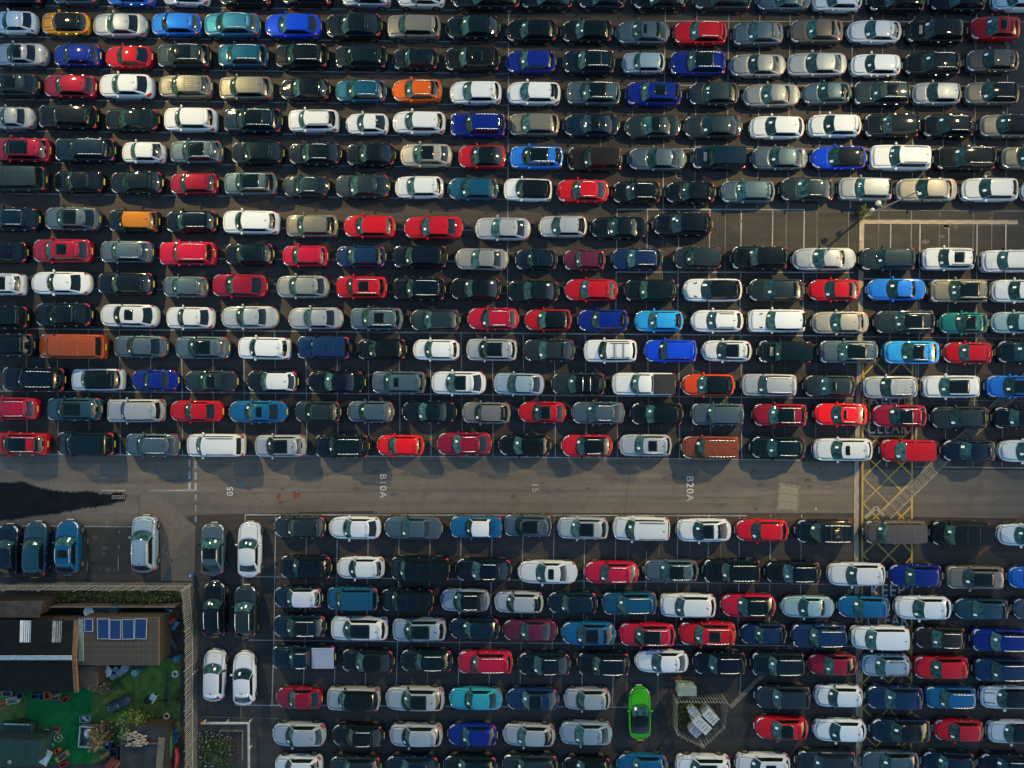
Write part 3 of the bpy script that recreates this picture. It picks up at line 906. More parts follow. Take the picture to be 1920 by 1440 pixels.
    # card behind the glass, four spots to choose from
    for q, (u, h) in enumerate(((.5, .3), (-.55, .32), (.35, .55), (-.3, .5))):
        def sp(uu, hh):
            a, b = s.basept(0, uu), s.roofpt(0, uu); p = a.lerp(b, hh); p.z += .035 * math.sin(math.pi * hh); return p
        nn = Vector((-(s.roofpt(0, u).z - s.basept(0, u).z), 0, s.roofpt(0, u).x - s.basept(0, u).x)).normalized()
        du = .10 / s.wb; dh = .14
        rr = [[sp(u + a_ * du, h + b_ * dh) + nn * .012 for a_ in (-1, 0, 1)] for b_ in (-1, 1)]
        P['card%d' % q] = ('notice_card', grid_mesh('notice_card', rr, M['card'], flip=True))
    # roof fittings
    def roofpanel(name, t0, t1, um, m, n=7, off=.005):
        rows = [[s.roofpt(lerp(t0, t1, a / n), lerp(-um, um, b / 6)) for b in range(7)] for a in range(n + 1)]
        return (name, solid_patch(name, rows, m, .004, off))
    P['f'] = roofpanel('glass_roof', .0, .68, .88, M['pano'])
    P['q'] = roofpanel('sunroof', .22, .62, .66, M['pano'])
    P['q2'] = roofpanel('sunroof', .14, .32, .60, M['pano'])
    P['ribs'] = []
    for u in (-.6, -.36, -.12, .12, .36, .6):
        rb = MB()
        for a in range(6):
            p, q = s.roofpt(lerp(.22, .94, a/6), u), s.roofpt(lerp(.22, .94, (a+1)/6), u)
            rb.tube(p + Vector((0, 0, .0)), q + Vector((0, 0, .0)), .022, n=6, cap=False)
        P['ribs'].append(('roof_rib', mesh('roof_rib', rb.v, rb.f, M['paint'], True)))
    P['seams'] = []
    for t_ in (.32, .64):
        rb = MB(); pr = None
        for a in range(9):
            p = s.roofpt(t_, lerp(-.86, .86, a / 8))
            if pr is not None: rb.tube(pr, p, .026, n=6, cap=False)
            pr = p
        P['seams'].append(('roof_seam', mesh('roof_seam', rb.v, rb.f, M['paint'], True)))
    for q, sd in (('a', 1), ('b', -1)):
        rb = MB(); last = None
        for a in range(8):
            p = s.roofpt(lerp(.12, .93, a / 7), sd * .90); p.z += .05 if 0 < a < 7 else .01
            if last is not None: rb.tube(last, p, .026, n=6)
            last = p
        P['rail_' + q] = ('roof_rail', mesh('roof_rail', rb.v, rb.f, M['chrome'], True))
        P['railk_' + q] = ('roof_rail', mesh('roof_rail', rb.v, rb.f, M['gloss'], True))
    for q, t in (('0', .3), ('1', .66)):
        rb = MB(); rb.tube(s.roofpt(t, -.9) + Vector((0, 0, .09)), s.roofpt(t, .9) + Vector((0, 0, .09)), .035, n=6)
        P['bar' + q] = ('roof_bar', mesh('roof_bar', rb.v, rb.f, M['chrome'], True))
        P['bark' + q] = ('roof_bar', mesh('roof_bar', rb.v, rb.f, M['gloss'], True))
    P['wpanel'] = roofpanel('roof_panel', .12, .98, .95, M['white'], 7, .012)
    P['spoiler'] = ('spoiler', solid_patch('spoiler', [[s.roofpt(1, u) + Vector((dx, 0, -dx * .12 + .012)) for u in (-.9, -.5, 0, .5, .9)] for dx in (-.10, .05, .16)], M['paint'], .02, 0))
    P['fin_at'] = s.roofpt(.88, 0, .002)
    P['mir_at'] = (s.xw0 + s.bow0 + .30, s.wb + .14, s.ztop(s.xw0 + .5) + .05)
    zt = s.ztop(s.L/2)
    P['plate_r'] = ('number_plate', box_me('number_plate', (s.L/2 - .008, 0, .80 if code[0] not in 'dcm' else .76), (.03, .52, .12), M['plate_y']))
    P['plate_f'] = ('number_plate', box_me('number_plate', (-s.L/2 - .012, 0, .45), (.03, .52, .12), M['plate_w']))
    # door handles
    hb = MB()
    for sd in (1, -1):
        for t in (.40, .70):
            x = lerp(s.xw0, s.xr0, t); hb.box((x, sd * (s.halfw(x) - .005), s.hb - .16), (.16, .04, .03))
    P['handles'] = ('door_handle', mesh('door_handle', hb.v, hb.f, M['chrome']))
    if code[0] == 'p':
        x0, x1 = s.xr0 + .02, s.L / 2 - .08; w = s.W / 2 - .12
        z0 = s.hb + .035
        bm_ = MB(); bm_.box(((x0 + x1) / 2, 0, z0), (x1 - x0, 2 * w, .05), bev=.02)
        for yy in (-1, 1): bm_.box(((x0 + x1) / 2, yy * (w - .03), z0 + .035), (x1 - x0 - .1, .04, .03))
        P['bed_k'] = ('bed_cover', mesh('bed_cover', bm_.v, bm_.f, M['black']))
        P['bed_c'] = ('bed_cover', mesh('bed_cover', bm_.v, bm_.f, mat('bed_silver', (.30, .34, .40), .4, metal=.3, vary=.06)))
    return P

LIB = {c: make_shape(c) for c in SHAPES}

#        colour (linear)          flake  words
PAINT = {
 'K': ((.003, .0085, .011), .1, 'black'),       'N': ((.001, .012, .026), .2, 'blue-black'),
 'N2': ((.004, .022, .07), .2, 'navy blue'),     'G': ((.014, .028, .035), .4, 'dark grey'),
 'g': ((.055, .092, .118), .45, 'slate grey'),    'S': ((.27, .31, .335), .35, 'silver'),
 'S2': ((.20, .225, .225), .4, 'grey silver'),    'S3': ((.13, .135, .13), .4, 'warm grey'),
 'W': ((.48, .53, .555), 0, 'white'),            'R': ((.36, .005, .012), 0, 'red'),
 'R2': ((.33, .006, .028), .1, 'crimson'),      'R3': ((.50, .045, .010), .2, 'orange-red'),
 'R4': ((.62, .008, .012), 0, 'bright red'),    'M': ((.20, .006, .022), .2, 'dark red'),
 'B': ((.001, .013, .16), .15, 'royal blue'),   'B2': ((.003, .045, .50), .15, 'vivid blue'),
 'b': ((.012, .13, .50), .2, 'bright blue'),    'b2': ((.02, .27, .62), .15, 'sky blue'),
 'b3': ((.004, .085, .20), .25, 'mid blue'),     'T': ((.005, .065, .125), .3, 'dark teal'),
 'T2': ((.008, .12, .12), .3, 'teal green'),    'T3': ((.012, .05, .075), .3, 'petrol blue'),
 'O': ((.50, .09, .006), .1, 'orange'),         'O2': ((.22, .048, .014), .3, 'burnt orange'),
 'Y': ((.66, .25, .012), .1, 'amber yellow'),   'C': ((.155, .155, .125), .45, 'champagne'),
 'C2': ((.27, .265, .235), .35, 'pale champagne'), 'c': ((.19, .27, .335), .35, 'pale blue'),
 'c2': ((.34, .43, .51), .2, 'ice blue'),       'c3': ((.19, .31, .34), .35, 'pale aqua'),
 'A': ((.022, .14, .23), .4, 'aqua'),            'A2': ((.02, .26, .34), .2, 'turquoise'),
 'U': ((.20, .05, .022), .3, 'rust brown'),     'U2': ((.095, .085, .072), .4, 'taupe'),
 'U3': ((.014, .012, .010), .3, 'brown-black'), 'U4': ((.09, .078, .07), .4, 'grey-brown'),
 'P': ((.075, .012, .032), .3, 'plum'),         'L': ((.03, .27, .004), .1, 'lime green'),
}
KIND = {'h': ('hatchback', 'hatchback', 'car'), 'm': ('city_car', 'city car', 'car'), 's': ('suv', 'SUV', 'car'),
        'e': ('estate_car', 'estate', 'car'), 'd': ('saloon_car', 'saloon', 'car'), 'v': ('people_carrier', 'people carrier', 'car'),
        'V': ('van', 'van', 'van'), 'u': ('off_roader', 'off-roader', 'car'), 'p': ('pickup_truck', 'pickup', 'pickup truck'), 'P': ('pickup_truck', 'pickup', 'pickup truck'),
        'c': ('sports_coupe', 'sports coupe', 'car')}
VARI = {'h': ('h1', 'h2', 'h3', 'h4'), 's': ('s1', 's2', 's3', 's4', 's5'), 'e': ('e1', 'e2', 'e3'), 'd': ('d1', 'd2', 'd3'), 'm': ('m1',), 'v': ('v1',),
        'V': ('V1',), 'u': ('u1',), 'p': ('p1',), 'P': ('p2',), 'c': ('c1',)}
BLACKROOF = (.0005, .0045, .0065, 0)
WORDS = {'f': 'glass roof', 'q': 'sunroof', 'q2': 'small sunroof', 'o': 'black roof', 'w': 'white roof', 'w2': 'pale roof', 'yroof': 'amber roof',
         'r': 'silver roof rails', 'k': 'black roof rails', 'bars': 'black roof bars', 'bars2': 'silver roof bars', 'bars3': 'banded roof', 'rib': 'ribbed roof',
         'scoop': 'bonnet scoop', 'stripe': 'bonnet stripes', 'vents': 'bonnet vents', 'spare': 'spare wheel', 'cover': 'silver bed cover'}

def build_car(rnd, pos, rz, length, t, colour, feats, label, group):
    code = VARI[t][rnd.randrange(len(VARI[t]))]
    lib = LIB[code]; L = SHAPES[code][0]
    nm, _, cat = KIND[t]
    root = empty(nm, pos, rz)
    sx = length / L
    root.scale = (sx, lerp(1, sx, .35) * rnd.uniform(.98, 1.02), lerp(1, sx, .2) * rnd.uniform(.96, 1.04))
    tag(root, label, cat, group)
    pc, fl, _ = PAINT[colour]
    j = 1 + rnd.uniform(-.12, .12)
    if colour == 'K': pc = rnd.choice([(.0004, .0045, .0065), (.0005, .006, .010), (.0006, .008, .012), (.0008, .004, .005), (.0004, .0045, .010)])
    pc = (*(min(1, x * j) for x in pc), fl)
    rc = pc
    if 'o' in feats: rc = BLACKROOF
    if 'w' in feats: rc = (.48, .53, .555, 0)
    if 'w2' in feats: rc = (.42, .47, .52, .1)
    if 'yroof' in feats: rc = (.33, .125, .012, .1)
    top_ = {}
    UNDER = {'notice_card': 'screen', 'wiper': 'screen', 'panel_gap': 'bonnet', 'bonnet_stripe': 'bonnet', 'bonnet_vent': 'bonnet', 'bonnet_scoop': 'bonnet', 'spoiler': 'roof',
             'roof_rail': 'roof', 'roof_bar': 'roof', 'glass_roof': 'roof', 'sunroof': 'roof', 'door_handle': 'body', 'number_plate': 'body', 'grille': 'body'}
    def add(key, color=None):
        n, me = lib[key]
        o = bpy.data.objects.new(n, me); o.parent = top_[UNDER[n]] if n in UNDER else root; col.objects.link(o); top_[key] = o
        if color: o.color = color
        return o
    add('body', pc); add('bonnet', pc); add('roof', rc)
    for k in ('screen', 'g_fl', 'g_rl', 'g_fr', 'g_rr', 'g_rear', 'pillar', 'head_a', 'head_b', 'tail_a', 'tail_b', 'grille', 'trim', 'plate_f', 'plate_r', 'wiper', 'gap'): add(k)
    if rnd.random() < .93: add('card%d' % rnd.randrange(4))
    if rnd.random() < .4: add('handles')
    if t in 'hsem' and rnd.random() < .8: add('spoiler', rc if rnd.random() < .7 else BLACKROOF)
    for (x, y, sd) in lib['wheels']:
        k = lib['zc'] / .325
        put_wheel('wheel', root, (x, sd * (y + .006), lib['zc']), (0, rnd.uniform(0, 1.2), math.pi if sd < 0 else 0), (k, 1, k))
    mx, my, mz = lib['mir_at']
    mcol = pc if rnd.random() < .7 else BLACKROOF
    for sd in (1, -1):
        o = bpy.data.objects.new('mirror', MIRROR); o.parent = root; o.location = (mx, sd * my, mz); o.color = mcol; o.rotation_euler = (0, 0, sd * .25)
        col.objects.link(o)
    if t not in 'pPuV' and rnd.random() < .85:
        o = bpy.data.objects.new('antenna', FIN); o.parent = top_['roof']; o.location = lib['fin_at']; col.objects.link(o)
    for k in ('f', 'q', 'q2', 'scoop'):
        if k in feats: add(k)
    if 'rib' in feats:
        for n, me in (lib['ribs'] + lib['seams'] if t != 'V' else lib['ribs'][1:5:3] + lib['seams']):
            o = bpy.data.objects.new(n, me); o.parent = top_['roof']; o.color = rc; col.objects.link(o)
    if 'r' in feats: add('rail_a'); add('rail_b')
    if 'k' in feats: add('railk_a'); add('railk_b')
    if 'bars' in feats or 'bars3' in feats: add('bark0'); add('bark1')
    if 'bars2' in feats: add('bar0'); add('bar1')
    if 'stripe' in feats: add('stripe_a'); add('stripe_b')
    if 'vents' in feats: add('vent_a'); add('vent_b')
    if t == 'p': add('bed_c' if 'cover' in feats else 'bed_k')
    if 'spare' in feats:
        put_wheel('spare_wheel', root, (L / 2 + .16, 0, .95), (0, 0, -math.pi / 2), (1.05, .9, 1.05))
    return root

# ------------------------------------------------------------------ parked cars, row by row (centre x, centre y, length, shape, paint, fittings)
ROWS = '''
34 -13 98 s K -; 141 -13 88 h g -; 245 -11 94 h b -; 349 -11 91 h W -; 462 -10 102 s K -; 577 -10 97 s K -; 687 -9 94 h c -; 789 -8 92 h W -; 912 -6 131 e K -; 1026 -4 100 s K -; 1129 -3 89 h N -; 1238 -3 106 s K -; 1355 -2 110 s G -; 1469 -1 104 d g -; 1570 0 97 h W -; 1681 1 111 s K -; 1798 0 112 e K -; 1907 -1 98 h W -
27 42 89 h W -; 123 44 93 m Y o,stripe; 225 47 106 d S -; 331 46 97 h b -; 436 48 108 s A r; 550 49 108 s B2 -; 664 50 107 s K -; 776 51 100 s C -; 887 52 102 s K -; 997 58 96 h K -; 1101 59 97 h K -; 1205 61 102 h g q2; 1314 62 103 e R r; 1421 65 99 s g -; 1531 60 105 s U2 -; 1640 59 105 h W -; 1754 60 115 e K scoop; 1866 54 101 s R q
38 102 106 d S f; 145 104 93 h B -; 242 107 93 h R -; 346 106 102 s G f,r; 456 105 95 s T r; 566 106 101 s K r; 677 108 98 s K -; 779 111 86 m K stripe; 886 112 103 s K q; 996 116 94 h B -; 1105 117 98 e N f,r; 1207 118 82 m c -; 1309 120 107 e B f,r; 1420 123 107 d S2 -; 1531 121 114 d S -; 1642 123 98 h W -; 1750 120 114 e K r; 1861 115 106 s U2 -
26 160 102 s G f; 132 162 103 h M -; 238 162 104 s W -; 348 163 103 e C rib,scoop; 461 166 102 s C -; 572 168 96 h K -; 677 171 97 h T r; 782 170 94 h O r; 892 174 97 h W -; 1001 175 101 h W -; 1113 176 103 e g f,r; 1226 177 106 s B q; 1338 177 98 s G -; 1446 179 108 d S2 -; 1550 175 94 h g -; 1653 176 110 e G q,r; 1756 176 96 h S -; 1861 175 111 e C o,r
23 221 92 d S -; 131 221 112 e K -; 248 225 105 d K -; 358 225 101 s W -; 475 227 112 e N f,r; 588 227 95 s W k; 688 232 82 h W -; 786 230 100 h W -; 896 235 103 e B r; 1001 234 96 h C -; 1109 235 106 d N f; 1224 237 105 d G f; 1337 237 110 d G -; 1457 239 105 h W -; 1565 236 103 h W -; 1672 237 107 e K -; 1778 237 103 s K r; 1888 237 111 s C o
43 282 111 s M f; 162 282 114 e N r; 269 286 84 h W -; 368 285 102 e g f,r; 483 287 102 s K -; 591 289 101 s K r; 696 291 93 s K -; 799 292 98 s C2 f; 904 295 89 s R o; 1006 296 100 s b f,r; 1116 299 103 e U3 -; 1232 298 110 d g -; 1350 297 107 u N scoop; 1461 297 106 d g -; 1573 296 107 h B2 o; 1689 296 123 e W k; 1811 297 120 e K r; 1926 297 106 s C -
33 337 116 V G rib; 148 341 102 h K -; 257 343 103 h K -; 364 345 93 h M -; 470 345 100 e g f,r; 573 349 90 h G r; 680 350 103 s G -; 786 351 92 h W -; 887 354 95 h T -; 990 356 91 s W o; 1093 359 98 s R r; 1194 361 93 h K r; 1295 361 96 h K -; 1402 360 105 s g -; 1514 356 106 s G r; 1623 355 107 e S -; 1736 356 117 d C2 -; 1856 356 114 s W -; 1964 357 101 h W -
24 411 108 s N r; 137 411 108 s g f; 253 415 97 s K yroof; 360 416 100 h K r; 471 417 107 s W -; 585 424 98 s C -; 693 425 97 h R -; 813 427 110 d R -; 943 429 104 d S -; 1056 425 90 h S -; 1161 427 108 d K -; 1281 421 115 e K -
8 473 93 d K -; 119 471 115 s M q; 239 473 102 s g r; 353 476 105 e R2 r; 468 477 95 h K -; 572 480 87 h R2 -; 677 481 95 h N2 -; 788 482 103 s K -; 903 486 100 d S2 -; 1006 487 78 m N q2; 1096 488 78 m P -; 1195 486 97 e N2 r; 1310 484 92 v G -; 1424 484 108 e K -; 1544 486 121 d S -; 1665 486 108 s G -; 1778 486 106 e W q,k; 1891 490 110 s W -
5 533 87 s W f; 115 531 117 d W -; 236 532 110 e K -; 348 538 87 h g -; 450 536 105 s M -; 568 538 100 s S2 -; 678 539 95 s R q,r; 786 542 99 e K r; 892 542 94 s K -; 1000 546 97 d K -; 1109 544 100 s R -; 1220 545 98 e K -; 1337 544 114 e W o,vents; 1456 544 109 s G -; 1564 544 101 h R -; 1680 543 112 d b -; 1798 546 115 e C f,r; 1908 546 106 s W -
9 595 94 e K -; 121 590 110 s K -; 243 592 112 s W q; 357 596 92 s W -; 468 595 109 d S -; 592 597 104 d S -; 706 598 99 s g q,r; 816 600 94 h G -; 925 598 96 s R2 r; 1028 600 88 h R o; 1131 601 95 h B -; 1236 602 92 h b2 -; 1345 602 100 h W k; 1457 602 112 e W vents; 1575 605 108 d C2 -; 1697 604 117 e G f,r; 1807 606 96 h T2 f; 1906 605 100 h c3 -
15 647 107 e G o; 138 650 128 V O2 rib; 264 650 105 d g -; 380 652 105 e g f; 496 653 100 s W -; 608 652 98 u N2 spare,rib; 716 655 94 h K -; 818 656 88 h W -; 922 656 95 s S f; 1030 657 97 s G -; 1145 658 101 e W k,bars; 1258 658 100 s B2 -; 1363 658 96 h W f; 1473 660 107 u K scoop; 1590 660 112 e g f,r; 1709 661 110 s b2 f,r; 1815 662 97 h R -; 1919 660 105 s K -
66 711 119 e K r; 184 712 100 s c2 o; 291 713 92 d B -; 396 715 103 d G f; 511 715 99 h K w; 631 716 110 d K -; 748 717 101 s g q2; 860 718 103 s W f; 973 720 95 s c -; 1085 720 102 e G o,bars2; 1207 720 120 p W -; 1328 722 102 h R3 o; 1443 722 108 e S r; 1556 724 100 s G q2; 1671 726 110 e S r,rib; 1784 725 114 s W f; 1900 725 107 s b f
22 766 105 e R2 r; 141 767 106 s T3 f; 256 770 108 e S -; 369 771 103 d R -; 484 772 113 d b3 q; 596 772 88 h G -; 695 772 89 h g -; 805 772 103 d K -; 912 774 90 s S3 -; 1017 773 89 h R f; 1122 774 100 s g r; 1232 776 100 s K -; 1346 777 102 e g -; 1463 778 105 s M f,r; 1577 777 104 s R4 q2,r; 1687 780 108 s M f,r; 1801 783 114 e G -; 1912 783 103 s K -
39 832 108 s R f,r; 162 832 112 v K -; 287 834 105 s g r; 405 835 111 v W k; 526 836 98 s S f; 642 836 103 e K r; 751 835 89 h R4 -; 871 832 102 s M r; 984 835 98 h K -; 1101 836 96 s R o,r; 1211 835 101 e S q,r; 1334 839 112 v U r,rib; 1459 839 106 s K r; 1581 843 116 s W q2; 1705 845 111 v R -; 1817 845 106 s N -; 1922 846 103 h W -
562 988 99 h G -; 665 990 99 h W -; 775 990 110 d g -; 893 988 97 P b3 w; 990 985 89 s g f; 1093 990 97 s S f; 1204 991 111 v W k; 1320 994 105 s W f; 1429 995 102 h R -; 1548 996 114 v K r,rib; 1681 997 124 V U4 rib; 1806 1000 124 V K rib; 1921 1003 105 h W -
574 1063 98 s K -; 676 1065 91 h W -; 788 1065 111 V K rib; 907 1068 105 s K r; 1027 1073 112 d W q; 1147 1073 103 s R2 r; 1259 1070 105 e g f,r; 1373 1070 110 e K r; 1488 1073 108 e K r; 1608 1077 114 e W -; 1717 1079 104 h B -; 1828 1082 115 s C f; 1940 1083 103 h b -
560 1120 93 h N w2; 661 1122 98 v T -; 764 1124 99 v K rib; 872 1125 93 s c o,r; 973 1129 92 h S -; 1074 1130 93 h N -; 1181 1131 104 s T r; 1290 1135 108 s W -; 1404 1135 105 s R2 o,r; 1514 1138 101 d c3 -; 1620 1138 100 h b3 -; 1731 1139 111 s W -; 1841 1142 107 h T3 -; 1944 1142 94 h g -
563 1173 101 s N f,r; 674 1178 108 s W f; 786 1180 101 s c f; 890 1178 94 h N -; 994 1182 103 d P -; 1104 1187 103 s b3 f; 1214 1189 106 s R2 f,r; 1327 1187 108 s R q,r; 1432 1189 89 h N2 -; 1536 1191 106 e N2 r; 1653 1195 119 v W -; 1763 1195 100 s U3 r; 1873 1199 108 e B r
570 1231 121 p N r,cover; 690 1238 100 s K -; 800 1238 98 s K r; 910 1241 102 s R2 r; 1021 1244 99 s K r; 1132 1244 99 e K r; 1241 1240 101 h W -; 1350 1242 101 s K r; 1459 1244 103 e K r; 1561 1246 96 h M -; 1661 1247 95 h c k; 1765 1251 109 s R -; 1877 1255 107 e N2 r
561 1309 89 h M -; 663 1310 101 s S o; 778 1310 111 e S f; 892 1310 100 d A2 -; 999 1310 99 s N2 f; 1101 1310 88 h S -; 1469 1306 108 e G -; 1573 1305 94 h W -; 1678 1307 111 s N2 -; 1783 1307 102 s b3 r; 1888 1307 106 m W o,stripe
561 1377 102 h S -; 672 1378 99 s K r; 780 1378 100 h S -; 886 1378 94 h B -; 992 1378 98 h S -; 1099 1374 99 s c -; 1466 1364 103 s R f; 1575 1369 102 h W -; 1689 1368 117 s N o; 1798 1369 97 h R -; 1900 1372 101 m W o
560 1437 91 h W -; 667 1437 97 s G -; 774 1437 100 s N -; 882 1437 101 s K -; 994 1435 103 s G -; 1101 1439 91 h K -; 1205 1435 96 h b3 -; 1319 1437 104 s W f; 1431 1435 106 s W q; 1549 1428 116 s G -; 1670 1428 112 s g -; 1779 1430 103 h N -; 1887 1433 107 s K r
'''
ORD = ['top edge row', 'second row', 'third row', 'fourth row', 'fifth row', 'sixth row', 'seventh row', 'eighth row', 'ninth row', 'tenth row', 'eleventh row',
       'twelfth row', 'thirteenth row', 'fourteenth row', 'row above the aisle', 'row below the aisle', 'second row below aisle', 'third row below aisle', 'fourth row below aisle',
       'fifth row below aisle', 'sixth row below aisle', 'seventh row below aisle', 'bottom edge row']
NUM = ['first', 'second', 'third', 'fourth', 'fifth', 'sixth', 'seventh', 'eighth', 'ninth', 'tenth', 'eleventh', 'twelfth', 'thirteenth', 'fourteenth', 'fifteenth', 'sixteenth', 'seventeenth', 'eighteenth', 'nineteenth']
used = set()
def name_of(c): return PAINT[c[4]][2] + ' ' + KIND[c[3]][1]
def feat_of(c):
    for k in ('w', 'w2', 'yroof', 'o', 'f', 'q', 'q2', 'cover', 'spare', 'scoop', 'vents', 'stripe', 'bars', 'bars2', 'bars3', 'r', 'k', 'rib'):
        if k in c[5]: return ' with ' + WORDS[k]
    return ''
rnd = random.Random(21)
for ri, row in enumerate(ROWS.strip().split('\n')):
    cars = []
    for ent in row.split(';'):
        a = ent.split(); cars.append((float(a[0]), float(a[1]), float(a[2]), a[3], a[4], [] if a[5] == '-' else a[5].split(',')))
    names = [name_of(c) + feat_of(c) for c in cars]
    for i, c in enumerate(cars):
        me_ = names[i]
        if names.count(me_) == 1:
            label = '%s, %s' % (me_, ORD[ri])
        elif 0 < i < len(cars) - 1:
            label = '%s between %s and %s, %s' % (me_, name_of(cars[i-1]), name_of(cars[i+1]), ORD[ri])
        elif i == 0: label = '%s at the left end, %s' % (me_, ORD[ri])
        else: label = '%s at the right end, %s' % (me_, ORD[ri])
        if label in used or len(label.split()) > 16:
            label = '%s, %s from the left, %s' % (me_, NUM[i], ORD[ri])
        if len(label.split()) > 16: label = '%s, %s from left, %s' % (name_of(c), NUM[i], ORD[ri])
        used.add(label)
        x, y, ln = c[0], c[1], c[2]
        x0, x1 = x - ln / 2, x + ln / 2
        tall = {'h': 1.0, 's': 1.1, 'e': 1.2, 'd': .85, 'm': .95, 'v': 1.5, 'V': 1.7, 'u': 1.5, 'p': .9, 'P': .9, 'c': .8}[c[3]]
        zf = .55 if x0 > 960 else .75
        zr = tall if x1 > 960 else .6
        A, B = G(x0, y, zf), G(x1, y, zr)
        Y = G(x, y, .75).y
        pos = Vector(((A.x + B.x) / 2, Y, 0))
        rz = R(-.45 + rnd.gauss(0, .45))
        build_car(rnd, pos, rz, B.x - A.x, c[3], c[4], c[5], label, 'cars parked in rows')
# cars standing across the rows, nose to the top of the picture
CROSS = [(14, 1032, 99, 's', 'N', [], 'blue-black SUV at the left edge, next to a petrol blue estate'),
         (66, 1031, 107, 'e', 'T3', [], 'petrol blue estate between a blue-black SUV and a mid blue SUV'),
         (127, 1027, 105, 's', 'b3', ['q', 'r'], 'mid blue SUV with sunroof, parked nose up beside the empty bay'),
         (271, 1020, 108, 's', 'c', ['r'], 'pale blue SUV parked nose up on the concrete slab'),
         (399, 1030, 100, 's', 'g', ['f', 'r'], 'slate grey SUV with glass roof, nose up near the fence corner'),
         (467, 1031, 106, 'd', 'W', [], 'white saloon parked nose up beside the slate grey SUV'),
         (402, 1143, 106, 'e', 'K', ['r'], 'black estate with roof rails parked closest to the palisade fence'),
         (460, 1147, 101, 'e', 'G', ['r'], 'dark grey estate with roof rails beside the black estate'),
         (401, 1267, 100, 'h', 'W', [], 'white hatchback with wide dark windscreen parked closest to the palisade fence'),
         (457, 1273, 104, 'h', 'W', [], 'white hatchback parked nose up between another white hatchback and a pickup'),
         (1200, 1338, 105, 'c', 'L', ['o'], 'lime green sports coupe with black roof standing across the bays')]
for (x, y, ln, t, cc, ft, label) in CROSS:
    A, B = G(x, y - ln / 2, .55), G(x, y + ln / 2, 1.0 if y > 720 else .6)
    pos = Vector((G(x, y, .8).x, (A.y + B.y) / 2, 0))
    build_car(rnd, pos, R(-90 + rnd.gauss(0, .6)), A.y - B.y, t, cc, ft, label, 'cars parked across the rows')

# ------------------------------------------------------------------ the two high floodlight masts that light the car park
mast_m = mat('galvanised_mast', (.33, .34, .34), .5, metal=.6, vary=.1)
for qi, ((mx, my), aim, k) in enumerate(MASTS):
    t = empty('floodlight_mast', (mx, my, 0))
    b = MB(); b.tube((0, 0, 0), (0, 0, MAST_H), .32, .14, 14); b.build('pole', mast_m, t)
    b = MB(); b.torus((0, 0, MAST_H - .2), 1.1, .07); b.build('head_ring', mast_m, t)
    for i in range(6):
        a = math.pi * i / 3
        b = MB(); b.box((1.1 * math.cos(a), 1.1 * math.sin(a), MAST_H - .35), (.5, .4, .22), rz=a, bev=.04); b.build('floodlight', M['black'], t)
    tag(t, 'tall steel floodlight mast beyond the %s edge of the car park' % ('western' if qi == 0 else 'eastern'), 'mast', 'floodlight masts')
    ld = bpy.data.lights.new('floodlight_lamp', 'SPOT')
    ld.energy = LAMP_W * k
    ld.color = (1.0, .73, .32)
    ld.shadow_soft_size = .6
    ld.spot_size = R(78); ld.spot_blend = 1.0
    lo_ = bpy.data.objects.new('floodlight_lamp', ld)
    lo_.location = (0, 0, MAST_H - .9)
    d = Vector((aim[0] - mx, aim[1] - my, -(MAST_H - .9)))
    lo_.rotation_euler = d.to_track_quat('-Z', 'Y').to_euler()
    link(lo_, t)

# ------------------------------------------------------------------ builders for the walled yard and street furniture
def leaf_cloud(rn, c, rad, n, size, m, name, parent=None, flat=1.0):
    """leaf-sized faces spread through an uneven volume"""
    v = []; f = []
    clumps = [Vector((rn.gauss(0, .45) * rad[0], rn.gauss(0, .45) * rad[1], abs(rn.gauss(.45, .3)) * rad[2])) for _ in range(max(4, n // 40))]
    for i in range(n):
        k = clumps[rn.randrange(len(clumps))]
        p = k + Vector((rn.gauss(0, .20) * rad[0], rn.gauss(0, .20) * rad[1], rn.gauss(0, .16) * rad[2]))
        p.z = max(.03, p.z)
        a = rn.uniform(0, 6.28); b = rn.uniform(-.9, .9) * flat; s = size * rn.uniform(.6, 1.4)
        d = Vector((math.cos(a) * math.cos(b), math.sin(a) * math.cos(b), math.sin(b))); w = Vector((-math.sin(a), math.cos(a), rn.uniform(-.5, .5))).normalized()
        o = len(v)
        v += [p, p + d * s * .5 + w * s * .28, p + d * s, p + d * s * .5 - w * s * .28]; f.append((o, o+1, o+2, o+3))
    return obj(name, mesh(name, v, f, m), parent, c)

def leafmat(name, a, b):
    m = bpy.data.materials.new(name); nt, p = nodes_of(m)
    g = nt.nodes.new('ShaderNodeNewGeometry'); cr = nt.nodes.new('ShaderNodeValToRGB')
    cr.color_ramp.elements[0].color = (*a, 1); cr.color_ramp.elements[1].color = (*b, 1)
    nt.links.new(g.outputs['Random Per Island'], cr.inputs['Fac']); nt.links.new(cr.outputs['Color'], p.inputs['Base Color'])
    p.inputs['Roughness'].default_value = .6; p.inputs['Specular IOR Level'].default_value = .3
    return m
LEAF = leafmat('leaf_green', (.018, .04, .008), (.06, .10, .02))
LEAF2 = leafmat('leaf_olive', (.016, .034, .006), (.085, .11, .02))
STRAW = leafmat('straw', (.10, .07, .025), (.24, .17, .07))
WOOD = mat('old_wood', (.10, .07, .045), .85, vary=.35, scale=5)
rs = random.Random(5)

def shrub(px, py, r, h, label, cat='bush', n=420, size=.16, m=None, z=0.0, name='bush'):
    t = empty(name, G(px, py, z))
    b = MB()
    for i in range(5):
        a = rs.uniform(0, 6.28); b.tube((0, 0, 0), (math.cos(a) * r * .4, math.sin(a) * r * .4, h * .6), .03, .012, 6)
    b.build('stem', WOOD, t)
    leaf_cloud(rs, (0, 0, 0), (r, r, h), n, size, m or LEAF, 'foliage', t)
    tag(t, label, cat)
    return t

